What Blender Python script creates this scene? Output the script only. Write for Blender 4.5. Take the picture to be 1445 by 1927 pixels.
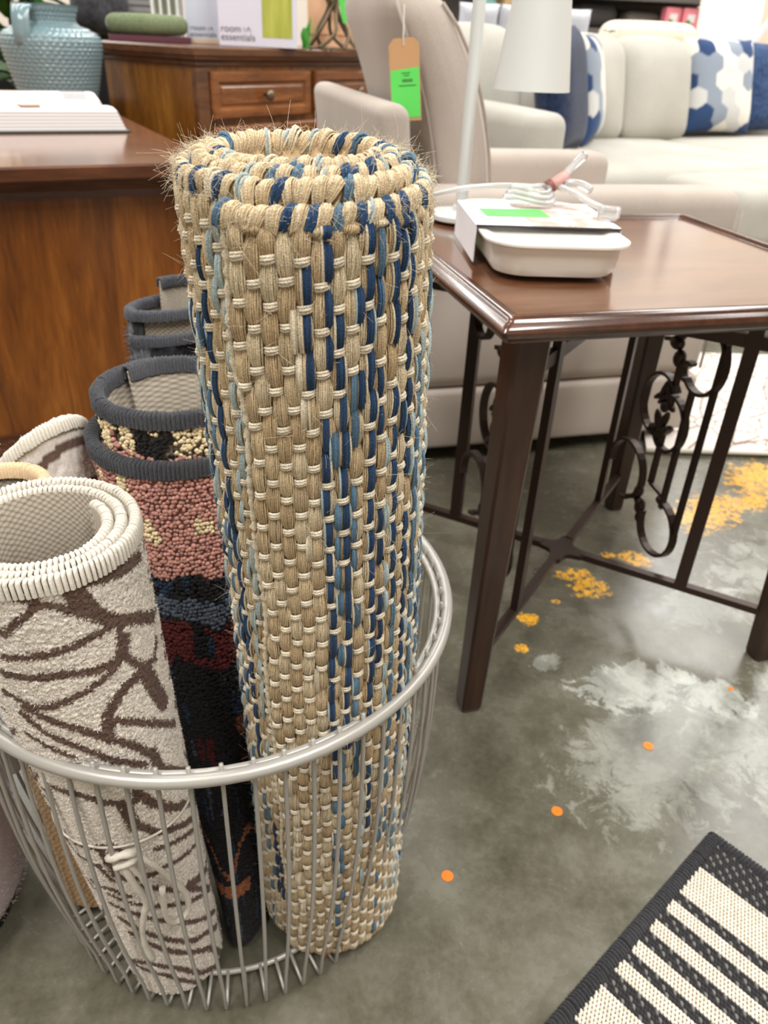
import bpy, bmesh, math, random
import numpy as np
from math import sin, cos, pi, radians, sqrt, atan2
from mathutils import Vector, Matrix, Euler

for _o in list(bpy.data.objects):
    bpy.data.objects.remove(_o)
random.seed(5)
RNG = np.random.default_rng(7)
scene = bpy.context.scene
COL = scene.collection

# ------------------------------------------------------------------ camera
PITCH, ROLL, CAM_H, FPX = radians(31.7), radians(2.8), 0.808, 1450.0
cam_d = bpy.data.cameras.new('camera')
cam = bpy.data.objects.new('camera', cam_d)
COL.objects.link(cam)
_f = Vector((0, cos(PITCH), -sin(PITCH)))
_u0 = Vector((0, sin(PITCH), cos(PITCH)))
_x0 = Vector((1, 0, 0))
_r = _x0 * cos(ROLL) + _u0 * sin(ROLL)
_u = -_x0 * sin(ROLL) + _u0 * cos(ROLL)
_M = Matrix((_r, _u, -_f)).transposed().to_4x4()
_M.translation = Vector((0, 0, CAM_H))
cam.matrix_world = _M
cam_d.sensor_fit = 'VERTICAL'
cam_d.sensor_height = 34.6
cam_d.sensor_width = 34.6
cam_d.lens = FPX / 1927.0 * 34.6
cam_d.clip_start = 0.02
cam_d.dof.use_dof = True
cam_d.dof.focus_distance = 0.47
cam_d.dof.aperture_fstop = cam_d.lens / 2.4
scene.camera = cam

# ------------------------------------------------------------------ world, lights, exposure
scene.view_settings.view_transform = 'Standard'
scene.view_settings.look = 'None'
scene.view_settings.gamma = 1.0
scene.view_settings.use_curve_mapping = False
scene.view_settings.exposure = 0.0
world = bpy.data.worlds.new('store_ambient')
scene.world = world
world.use_nodes = True
world.node_tree.nodes['Background'].inputs[0].default_value = (1.0, 0.985, 0.96, 1)
world.node_tree.nodes['Background'].inputs[1].default_value = 0.3


def strip_or_fill_light(x, y, sx, sy, power, z=3.9):
    d = bpy.data.lights.new('strip_or_fill_light', 'AREA')
    d.shape = 'RECTANGLE'
    d.size, d.size_y = sx, sy
    d.energy = power
    d.color = (1.0, 0.975, 0.94)
    o = bpy.data.objects.new('strip_or_fill_light', d)
    o.location = (x, y, z)
    COL.objects.link(o)


for _x in (-4.8, -2.7, -0.5, 5.2):
    strip_or_fill_light(_x, 5.2, 0.4, 6.4, 150)
strip_or_fill_light(2.8, 4.9, 0.9, 7.0, 270)
strip_or_fill_light(1.3, -0.7, 0.35, 2.4, 150)  # fill lamp added behind the camera to brighten surfaces facing it
strip_or_fill_light(-1.1, -0.7, 0.35, 2.4, 150)  # second added fill lamp, on the left

# ------------------------------------------------------------------ helpers: colour and materials


def lin(c):
    if isinstance(c, str):
        c = [int(c[i:i + 2], 16) for i in (0, 2, 4)]
    c = [v / 255.0 for v in c[:3]]
    return tuple(v / 12.92 if v <= 0.04045 else ((v + 0.055) / 1.055) ** 2.4 for v in c)


def lin4(c):
    return lin(c) + (1.0,)


class NT:
    def __init__(self, name):
        self.m = bpy.data.materials.new(name)
        self.m.use_nodes = True
        self.t = self.m.node_tree
        self.b = self.t.nodes['Principled BSDF']
        self.co = None

    def n(self, typ, **kw):
        o = self.t.nodes.new(typ)
        for k, v in kw.items():
            if k.startswith('i_'):
                k2 = k[2:]
                o.inputs[int(k2) if k2.isdigit() else k2.replace('_', ' ')].default_value = v
            else:
                setattr(o, k, v)
        return o

    def l(self, a, b):
        self.t.links.new(a, b)

    def coord(self, kind='Object', scale=(1, 1, 1), rot=(0, 0, 0)):
        tc = self.n('ShaderNodeTexCoord')
        mp = self.n('ShaderNodeMapping')
        mp.inputs['Scale'].default_value = scale
        mp.inputs['Rotation'].default_value = rot
        self.l(tc.outputs[kind], mp.inputs[0])
        return mp.outputs[0]

    def noise(self, co, scale, detail=4, rough=0.55, dist=0.0):
        o = self.n('ShaderNodeTexNoise')
        o.inputs['Scale'].default_value = scale
        o.inputs['Detail'].default_value = detail
        o.inputs['Roughness'].default_value = rough
        o.inputs['Distortion'].default_value = dist
        self.l(co, o.inputs['Vector'])
        return o.outputs['Fac']

    def ramp(self, fac, stops):
        o = self.n('ShaderNodeValToRGB')
        e = o.color_ramp.elements
        while len(e) < len(stops):
            e.new(0.5)
        for i, (p, c) in enumerate(stops):
            e[i].position = p
            e[i].color = c if len(c) == 4 else tuple(c) + (1,)
        self.l(fac, o.inputs[0])
        return o.outputs[0]

    def mix(self, fac, a, b, mode='MIX'):
        o = self.n('ShaderNodeMix', data_type='RGBA', blend_type=mode)
        for s, v in ((0, fac), (6, a), (7, b)):
            if hasattr(v, 'links'):
                self.l(v, o.inputs[s])
            else:
                o.inputs[s].default_value = v
        return o.outputs[2]

    def math(self, op, a, b=0.0, clamp=False):
        o = self.n('ShaderNodeMath', operation=op, use_clamp=clamp)
        for s, v in ((0, a), (1, b)):
            if hasattr(v, 'links'):
                self.l(v, o.inputs[s])
            else:
                o.inputs[s].default_value = v
        return o.outputs[0]

    def bump(self, h, strength=0.3, dist=0.002):
        o = self.n('ShaderNodeBump')
        o.inputs['Strength'].default_value = strength
        o.inputs['Distance'].default_value = dist
        self.l(h, o.inputs['Height'])
        self.l(o.outputs[0], self.b.inputs['Normal'])

    def set(self, col=None, rough=None, metal=None, spec=None, **kw):
        for k, v in (('Base Color', col), ('Roughness', rough), ('Metallic', metal), ('Specular IOR Level', spec)):
            if v is None:
                continue
            if hasattr(v, 'links'):
                self.l(v, self.b.inputs[k])
            else:
                self.b.inputs[k].default_value = v
        for k, v in kw.items():
            self.b.inputs[k.replace('_', ' ')].default_value = v
        return self.m


MATS = {}


def plain(name, c, rough=0.5, metal=0.0, spec=0.5, **kw):
    if name not in MATS:
        t = NT(name)
        MATS[name] = t.set(lin4(c), rough, metal, spec, **kw)
    return MATS[name]


def fabric(name, c1, c2, scale=900, rough=0.95, bump=0.35, big=9.0):
    if name not in MATS:
        t = NT(name)
        co = t.coord()
        f = t.noise(co, scale, 2, 0.6)
        g = t.noise(co, big, 3, 0.5)
        k = t.math('ADD', t.math('MULTIPLY', f, 0.6), t.math('MULTIPLY', g, 0.4))
        col = t.ramp(k, [(0.35, lin(c1)), (0.65, lin(c2))])
        t.bump(f, bump, 0.001)
        MATS[name] = t.set(col, rough, 0, 0.15, Sheen_Weight=0.15)
    return MATS[name]


def wood(name, dark, mid, light, scale=(1, 1, 1), rough=0.3, rot=(0, 0, 0), coat=0.2, nscale=3.0):
    if name not in MATS:
        t = NT(name)
        co = t.coord('Object', scale, rot)
        g = t.noise(co, nscale, 6, 0.62, 1.2)
        fine = t.noise(co, nscale * 11, 3, 0.6, 0.4)
        k = t.math('ADD', t.math('MULTIPLY', g, 0.72), t.math('MULTIPLY', fine, 0.28))
        col = t.ramp(k, [(0.34, lin(dark)), (0.52, lin(mid)), (0.7, lin(light))])
        t.bump(fine, 0.06, 0.001)
        MATS[name] = t.set(col, rough, 0, 0.5, Coat_Weight=coat, Coat_Roughness=0.15)
    return MATS[name]


def attr_mat(name, rough=0.95, bump_scale=0, bump=0.4, vary=0.25, sheen=0.1, nscale=700):
    if name not in MATS:
        t = NT(name)
        a = t.n('ShaderNodeAttribute', attribute_name='col')
        co = t.coord()
        f = t.noise(co, nscale, 2, 0.6)
        v = t.ramp(f, [(0.3, (1 - vary,) * 3), (0.7, (1 + vary * 0.4,) * 3)])
        c = t.mix(1.0, a.outputs['Color'], v, 'MULTIPLY')
        if bump:
            t.bump(f, bump, 0.0008)
        MATS[name] = t.set(c, rough, 0, 0.1, Sheen_Weight=sheen)
    return MATS[name]


# ------------------------------------------------------------------ helpers: objects


def tag(o, label=None, cat=None, group=None, kind=None):
    if label:
        o['label'] = label
    if cat:
        o['category'] = cat
    if group:
        o['group'] = group
    if kind:
        o['kind'] = kind
    return o


def thing(name, label, cat, loc=(0, 0, 0), rz=0.0, group=None, rot=None):
    o = bpy.data.objects.new(name, None)
    o.empty_display_size = 0.05
    COL.objects.link(o)
    o.location = loc
    o.rotation_euler = rot if rot else (0, 0, rz)
    return tag(o, label, cat, group)


class MB:
    def __init__(self):
        self.v, self.f, self.c = [], [], None

    def add(self, vs, fs):
        b = len(self.v)
        self.v.extend([tuple(p) for p in vs])
        self.f.extend([tuple(i + b for i in q) for q in fs])
        return self

    def box(self, c, s, rot=None):
        hx, hy, hz = s[0] / 2, s[1] / 2, s[2] / 2
        vs = [Vector((x, y, z)) for x in (-hx, hx) for y in (-hy, hy) for z in (-hz, hz)]
        if rot:
            m = Euler(rot).to_matrix()
            vs = [m @ p for p in vs]
        vs = [p + Vector(c) for p in vs]
        return self.add(vs, [(0, 1, 3, 2), (4, 6, 7, 5), (0, 4, 5, 1), (2, 3, 7, 6), (0, 2, 6, 4), (1, 5, 7, 3)])

    def rbox(self, c, s, r=0.02, n=5, bulge=(0, 0, 0), rot=None, fn=None):
        """rounded box with optional outward bulge of its faces"""
        hs = [s[0] / 2, s[1] / 2, s[2] / 2]
        r = min(r, min(hs) * 0.98)
        inner = [h - r for h in hs]
        ax = []
        for k in range(3):
            a = [-hs[k] + r * (1 - cos(pi / 4 * i / 2)) * 0 + r * t for i, t in enumerate((0, 0.3, 0.65, 1.0))]
            mid = [(-inner[k]) + 2 * inner[k] * i / n for i in range(1, n)]
            b = [-x for x in reversed(a)]
            ax.append(a + mid + b)
        m = Euler(rot).to_matrix() if rot else None
        cache = {}
        vs, fs = [], []

        def vert(p):
            key = tuple(round(q, 6) for q in p)
            if key in cache:
                return cache[key]
            q = Vector(p)
            inn = Vector([max(-inner[k], min(inner[k], p[k])) for k in range(3)])
            d = q - inn
            if d.length > 1e-9:
                q = inn + d.normalized() * r
            w = [1 - min(1, abs(q[k]) / hs[k]) ** 2 for k in range(3)]
            off = Vector((bulge[0] * w[1] * w[2] * (q.x / hs[0]), bulge[1] * w[0] * w[2] * (q.y / hs[1]), bulge[2] * w[0] * w[1] * (q.z / hs[2])))
            q = q + off
            if fn:
                q = Vector(fn(q))
            if m:
                q = m @ q
            q = q + Vector(c)
            cache[key] = len(vs)
            vs.append(q)
            return cache[key]

        for k in range(3):
            i, j = (k + 1) % 3, (k + 2) % 3
            for sgn in (-1, 1):
                for a in range(len(ax[i]) - 1):
                    for b in range(len(ax[j]) - 1):
                        idx = []
                        for (da, db) in ((0, 0), (1, 0), (1, 1), (0, 1)):
                            p = [0, 0, 0]
                            p[k] = sgn * hs[k]
                            p[i] = ax[i][a + da]
                            p[j] = ax[j][b + db]
                            idx.append(vert(p))
                        if len(set(idx)) > 2:
                            fs.append(tuple(idx) if sgn > 0 else tuple(reversed(idx)))
        return self.add(vs, fs)

    def tube(self, pts, r, sides=8, closed=False, flat=None, cap=True):
        """tube along pts; r a number or list; flat=(rw, rh, axis) makes a flat bar"""
        pts = [Vector(p) for p in pts]
        n = len(pts)
        rs = r if isinstance(r, (list, tuple)) else [r] * n
        vs, fs = [], []
        up = None
        for i in range(n):
            if closed:
                t = (pts[(i + 1) % n] - pts[i - 1])
            else:
                t = pts[min(i + 1, n - 1)] - pts[max(i - 1, 0)]
            t = t.normalized() if t.length > 1e-9 else Vector((0, 0, 1))
            if flat:
                a = Vector(flat[2])
                a = (a - t * a.dot(t)).normalized()
            else:
                if up is None:
                    up = Vector((0, 0, 1)) if abs(t.z) < 0.9 else Vector((1, 0, 0))
                a = (up - t * up.dot(t))
                a = a.normalized() if a.length > 1e-6 else t.orthogonal().normalized()
                up = a
            b = t.cross(a)
            for k in range(sides):
                an = 2 * pi * (k + (0.5 if flat else 0)) / sides
                if flat:
                    x = flat[0] * (1 if cos(an) > 0 else -1)
                    y = flat[1] * (1 if sin(an) > 0 else -1)
                else:
                    x, y = rs[i] * cos(an), rs[i] * sin(an)
                vs.append(pts[i] + a * x + b * y)
        m = n if closed else n - 1
        for i in range(m):
            for k in range(sides):
                k2 = (k + 1) % sides
                j = (i + 1) % n
                fs.append((i * sides + k, i * sides + k2, j * sides + k2, j * sides + k))
        if not closed and cap:
            fs.append(tuple(reversed(range(sides))))
            fs.append(tuple((n - 1) * sides + k for k in range(sides)))
        return self.add(vs, fs)

    def lathe(self, prof, c=(0, 0, 0), seg=32, cap0=True, cap1=True, axis=None):
        vs, fs = [], []
        for (r, z) in prof:
            for k in range(seg):
                a = 2 * pi * k / seg
                vs.append(Vector((r * cos(a), r * sin(a), z)))
        for i in range(len(prof) - 1):
            for k in range(seg):
                k2 = (k + 1) % seg
                fs.append((i * seg + k, i * seg + k2, (i + 1) * seg + k2, (i + 1) * seg + k))
        if cap0:
            fs.append(tuple(reversed(range(seg))))
        if cap1:
            fs.append(tuple((len(prof) - 1) * seg + k for k in range(seg)))
        if axis is not None:
            q = Vector((0, 0, 1)).rotation_difference(Vector(axis))
            vs = [q @ p for p in vs]
        return self.add([p + Vector(c) for p in vs], fs)

    def ball(self, c, r, seg=12, rings=8, rot=None):
        r = r if isinstance(r, (tuple, list)) else (r, r, r)
        m = Euler(rot).to_matrix() if rot else None
        vs, fs = [], []
        for i in range(rings + 1):
            th = pi * i / rings
            for k in range(seg):
                a = 2 * pi * k / seg
                p = Vector((r[0] * sin(th) * cos(a), r[1] * sin(th) * sin(a), r[2] * cos(th)))
                vs.append((m @ p if m else p) + Vector(c))
        for i in range(rings):
            for k in range(seg):
                k2 = (k + 1) % seg
                fs.append((i * seg + k, (i + 1) * seg + k, (i + 1) * seg + k2, i * seg + k2))
        return self.add(vs, fs)

    def loft(self, rings, cap0=True, cap1=True):
        n = len(rings[0])
        vs = [p for r_ in rings for p in r_]
        fs = []
        for i in range(len(rings) - 1):
            for k in range(n):
                k2 = (k + 1) % n
                fs.append((i * n + k, i * n + k2, (i + 1) * n + k2, (i + 1) * n + k))
        if cap0:
            fs.append(tuple(reversed(range(n))))
        if cap1:
            fs.append(tuple((len(rings) - 1) * n + k for k in range(n)))
        return self.add(vs, fs)

    def grid(self, P, nu, nv, close_u=False):
        """P[j*nu+i]"""
        fs = []
        for j in range(nv - 1):
            for i in range(nu if close_u else nu - 1):
                i2 = (i + 1) % nu
                fs.append((j * nu + i, j * nu + i2, (j + 1) * nu + i2, (j + 1) * nu + i))
        return self.add(P, fs)

    def build(self, name, m, parent=None, smooth=False, angle=None, cols=None):
        me = bpy.data.meshes.new(name)
        me.from_pydata(self.v, [], self.f)
        me.validate()
        o = bpy.data.objects.new(name, me)
        COL.objects.link(o)
        if isinstance(m, (list, tuple)):
            for q in m:
                me.materials.append(q)
        else:
            me.materials.append(m)
        if cols is not None:
            a = me.color_attributes.new('col', 'FLOAT_COLOR', 'POINT')
            c = np.ones((len(me.vertices), 4), np.float32)
            c[:, :3] = np.asarray(cols)[:len(me.vertices)]
            a.data.foreach_set('color', c.ravel())
        if smooth:
            me.polygons.foreach_set('use_smooth', [True] * len(me.polygons))
            if angle:
                try:
                    me.set_sharp_from_angle(angle=radians(angle))
                except Exception:
                    pass
        if parent:
            o.parent = parent
        return o


def np_mesh(name, V, F, m, parent=None, cols=None, smooth=True, kind=None):
    """fast mesh from arrays: V (n,3), F (k,3|4)"""
    V = np.asarray(V, np.float32)
    F = np.asarray(F, np.int32)
    me = bpy.data.meshes.new(name)
    me.vertices.add(len(V))
    me.vertices.foreach_set('co', V.ravel())
    k, w = F.shape
    me.loops.add(k * w)
    me.loops.foreach_set('vertex_index', F.ravel())
    me.polygons.add(k)
    me.polygons.foreach_set('loop_start', np.arange(0, k * w, w, dtype=np.int32))
    me.polygons.foreach_set('loop_total', np.full(k, w, np.int32))
    me.update(calc_edges=True)
    if smooth:
        me.polygons.foreach_set('use_smooth', np.ones(k, bool))
    if cols is not None:
        a = me.color_attributes.new('col', 'FLOAT_COLOR', 'POINT')
        c = np.ones((len(V), 4), np.float32)
        c[:, :3] = cols
        a.data.foreach_set('color', c.ravel())
    me.materials.append(m)
    o = bpy.data.objects.new(name, me)
    COL.objects.link(o)
    if parent:
        o.parent = parent
    if kind:
        o['kind'] = kind
    return o


def tubes_np(paths, rad, normal, sides=4, cols=None):
    """paths (N,K,3), rad (N,K) , normal (N,K,3) -> V, F, C"""
    N, K, _ = paths.shape
    t = np.gradient(paths, axis=1)
    t /= np.linalg.norm(t, axis=2, keepdims=True) + 1e-12
    nrm = normal - t * (normal * t).sum(2, keepdims=True)
    nrm /= np.linalg.norm(nrm, axis=2, keepdims=True) + 1e-12
    b = np.cross(t, nrm)
    an = 2 * pi * np.arange(sides) / sides
    V = paths[:, :, None, :] + rad[:, :, None, None] * (np.cos(an)[None, None, :, None] * nrm[:, :, None, :] + np.sin(an)[None, None, :, None] * b[:, :, None, :])
    V = V.reshape(-1, 3)
    base = (np.arange(N) * K * sides)[:, None, None]
    i = np.arange(K - 1)[None, :, None]
    k = np.arange(sides)[None, None, :]
    k2 = (k + 1) % sides
    F = np.stack([base + i * sides + k, base + i * sides + k2, base + (i + 1) * sides + k2, base + (i + 1) * sides + k], -1).reshape(-1, 4)
    C = None
    if cols is not None:
        C = np.repeat(np.asarray(cols, np.float32), K * sides, axis=0)
    return V, F, C


def text_mesh(name, body, size, m, parent, loc, rot, align='LEFT', ext=0.0004):
    cu = bpy.data.curves.new(name, 'FONT')
    cu.body = body
    cu.size = size
    cu.align_x = align
    cu.extrude = ext
    cu.space_line = 0.8
    tmp = bpy.data.objects.new(name, cu)
    COL.objects.link(tmp)
    dg = bpy.context.evaluated_depsgraph_get()
    me = bpy.data.meshes.new_from_object(tmp.evaluated_get(dg))
    bpy.data.objects.remove(tmp)
    me.name = name
    me.materials.clear()
    me.materials.append(m)
    o = bpy.data.objects.new(name, me)
    COL.objects.link(o)
    o.parent = parent
    o.location = loc
    o.rotation_euler = rot
    return o


def dup(root, loc, rz=None, label=None, group=None):
    r = root.copy()
    COL.objects.link(r)
    r.location = loc
    if rz is not None:
        r.rotation_euler = (0, 0, rz)
    if label:
        r['label'] = label
    if group:
        r['group'] = group
    for ch in list(root.children):
        c = ch.copy()
        COL.objects.link(c)
        c.parent = r
        for g in list(ch.children):
            d = g.copy()
            COL.objects.link(d)
            d.parent = c
    return r


def struct(name, mb, m, **kw):
    return tag(mb.build(name, m, **kw), kind='structure')


def nz(x, y, s=0):
    """cheap smooth 2d value noise in numpy, 0..1"""
    x = np.asarray(x, float)
    y = np.asarray(y, float)
    xi, yi = np.floor(x).astype(int), np.floor(y).astype(int)
    xf, yf = x - xi, y - yi
    u, v = xf * xf * (3 - 2 * xf), yf * yf * (3 - 2 * yf)

    def h(a, b):
        n = (a * 374761393 + b * 668265263 + s * 69069) & 0x7fffffff
        n = ((n ^ (n >> 13)) * 1274126177) & 0x7fffffff
        return ((n ^ (n >> 16)) & 0xffff) / 65535.0
    return (h(xi, yi) * (1 - u) + h(xi + 1, yi) * u) * (1 - v) + (h(xi, yi + 1) * (1 - u) + h(xi + 1, yi + 1) * u) * v

# ------------------------------------------------------------------ structure


def concrete():
    t = NT('polished_concrete')
    tc = t.n('ShaderNodeTexCoord')
    co = tc.outputs['Object']
    n1 = t.noise(co, 2.2, 6, 0.6, 0.4)
    n2 = t.noise(co, 11, 9, 0.72, 0.3)
    n3 = t.noise(co, 120, 3, 0.6)
    k = t.math('ADD', t.math('MULTIPLY', n1, 0.5), t.math('ADD', t.math('MULTIPLY', n2, 0.38), t.math('MULTIPLY', n3, 0.12)))
    col = t.ramp(k, [(0.36, lin((62, 60, 48))), (0.47, lin((90, 87, 73))), (0.60, lin((118, 115, 102)))])
    sx = t.n('ShaderNodeSeparateXYZ')
    t.l(co, sx.inputs[0])

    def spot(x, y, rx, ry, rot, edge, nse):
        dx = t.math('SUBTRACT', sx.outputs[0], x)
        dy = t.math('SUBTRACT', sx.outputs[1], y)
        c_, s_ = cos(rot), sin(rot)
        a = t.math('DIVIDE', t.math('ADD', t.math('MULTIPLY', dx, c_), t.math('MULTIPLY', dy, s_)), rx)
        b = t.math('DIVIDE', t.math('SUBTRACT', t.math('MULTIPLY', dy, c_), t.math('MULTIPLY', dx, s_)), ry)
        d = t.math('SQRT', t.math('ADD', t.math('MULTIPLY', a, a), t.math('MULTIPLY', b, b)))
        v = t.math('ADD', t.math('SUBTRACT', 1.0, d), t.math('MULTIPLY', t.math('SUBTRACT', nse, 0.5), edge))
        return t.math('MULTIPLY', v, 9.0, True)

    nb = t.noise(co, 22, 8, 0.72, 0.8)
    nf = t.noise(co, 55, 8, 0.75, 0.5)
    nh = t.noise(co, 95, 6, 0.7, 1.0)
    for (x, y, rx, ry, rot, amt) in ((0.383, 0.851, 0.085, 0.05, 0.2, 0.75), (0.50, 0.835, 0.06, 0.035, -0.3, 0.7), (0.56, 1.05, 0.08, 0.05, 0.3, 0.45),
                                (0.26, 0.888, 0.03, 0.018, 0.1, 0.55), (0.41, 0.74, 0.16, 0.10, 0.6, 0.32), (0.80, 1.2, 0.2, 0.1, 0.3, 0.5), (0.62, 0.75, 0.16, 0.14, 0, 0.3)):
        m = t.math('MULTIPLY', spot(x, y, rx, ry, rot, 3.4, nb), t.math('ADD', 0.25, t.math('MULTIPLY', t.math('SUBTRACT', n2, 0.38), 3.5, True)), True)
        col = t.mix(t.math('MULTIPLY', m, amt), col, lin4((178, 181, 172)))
    for (x, y, rx, ry, rot, e) in ((0.672, 1.372, 0.10, 0.055, 0.75, 3.2), (0.835, 1.53, 0.09, 0.06, 0.7, 3.4), (0.78, 1.42, 0.05, 0.03, 0.7, 3.4), (0.366, 1.091, 0.035, 0.03, 0.3, 3.2), (0.345, 1.125, 0.03, 0.02, 0.3, 3.8),
                              (0.471, 1.185, 0.030, 0.024, -0.6, 2.6), (0.247, 0.995, 0.018, 0.018, 0.0, 2.2), (0.421, 1.195, 0.014, 0.010, 0, 1.8), (0.226, 0.922, 0.011, 0.011, 0, 1.8),
                              (0.30, 1.045, 0.008, 0.006, 0, 1.6)):
        m = t.math('MULTIPLY', spot(x, y, rx, ry, rot, e, nf), t.math('MULTIPLY', t.math('SUBTRACT', nh, 0.43), 14.0, True))
        col = t.mix(m, col, lin4((238, 176, 52)))
    r = t.ramp(n2, [(0.3, (0.17,) * 3), (0.7, (0.34,) * 3)])
    t.bump(n3, 0.05, 0.001)
    return t.set(col, r, 0, 0.5)


fl = MB()
fl.add([(-6, -4, 0), (7, -4, 0), (7, 9, 0), (-6, 9, 0), (-6, -4, -0.1), (7, -4, -0.1), (7, 9, -0.1), (-6, 9, -0.1)],
       [(0, 1, 2, 3), (7, 6, 5, 4), (0, 4, 5, 1), (1, 5, 6, 2), (2, 6, 7, 3), (3, 7, 4, 0)])
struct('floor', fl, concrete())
wallm = plain('painted_wall', (226, 216, 204), 0.9)
struct('wall_back', MB().box((0.5, 9.05, 2.0), (13, 0.1, 4.0)), wallm)
struct('wall_left', MB().box((-6.05, 2.5, 2.0), (0.1, 13, 4.0)), wallm)
struct('wall_front', MB().box((0.5, -4.05, 2.0), (13, 0.1, 4.0)), wallm)
struct('ceiling', MB().box((0.5, 2.5, 4.15), (13.2, 13.2, 0.1)), plain('dark_ceiling', (120, 118, 114), 0.95))
struct('wall_right', MB().box((7.05, 2.5, 2.0), (0.1, 13, 4.0)), wallm)

# ------------------------------------------------------------------ wire basket
BC = Vector((-0.1535, 0.5565, 0))
steel = plain('silver_painted_wire', (166, 163, 156), 0.34, 0.25, 0.5)


def wire_basket():
    root = thing('wire_basket', 'silver grey round wire basket holding the rolled rugs', 'basket', BC)
    RIM, ZR, RB = 0.2145, 0.374, 0.181

    def ring(name, r, z, tr, seg=96, sides=10):
        MB().tube([(r * cos(2 * pi * i / seg), r * sin(2 * pi * i / seg), z) for i in range(seg)], tr, sides, closed=True).build(name, steel, root, True)
    ring('rim', RIM, ZR, 0.0052)
    ring('rim_inner_ring', RIM - 0.0085, ZR - 0.003, 0.0034)
    ring('base_ring', 0.150, 0.0105, 0.003, 80, 8)
    n = 60
    prof = [(RIM - 0.0055, ZR + 0.0075), (RIM - 0.0050, ZR - 0.004), (RIM - 0.0045, ZR - 0.02)]
    for i in range(1, 12):
        k = i / 12
        z = ZR - 0.02 - k * (ZR - 0.035)
        rr = RB + (RIM - 0.004 - RB) * (1 - k) ** 1.0 + 0.010 * sin(pi * k)
        prof.append((rr, z))
    prof += [(RB + 0.002, 0.010), (RB - 0.0005, 0.0035), (RB - 0.006, 0.0035), (0.168, 0.0065), (0.150, 0.0125)]
    me = None
    for i in range(n):
        if me is None:
            o = MB().tube([(r, 0, z) for r, z in prof], 0.0018, 6).build('wire_rod', steel, root, True)
            me = o.data
        else:
            o = bpy.data.objects.new('wire_rod', me)
            COL.objects.link(o)
            o.parent = root
        o.rotation_euler = (0, 0, 2 * pi * (i + 0.35) / n)
    # lift handle on the left side
    a0, a1 = radians(233), radians(196)
    pts = []
    for i in range(25):
        k = i / 24
        a = a0 + (a1 - a0) * k
        h = 0.055 * sin(pi * k) ** 0.6 if 0 < k < 1 else 0
        rr = RIM - 0.009 + 0.012 * sin(pi * k)
        pts.append((rr * cos(a), rr * sin(a), ZR - 0.006 + h))
    pts = [(pts[0][0] * .985, pts[0][1] * .985, ZR - 0.06)] + pts + [(pts[-1][0] * .985, pts[-1][1] * .985, ZR - 0.06)]
    MB().tube(pts, 0.0046, 8).build('handle', steel, root, True)


wire_basket()


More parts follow.
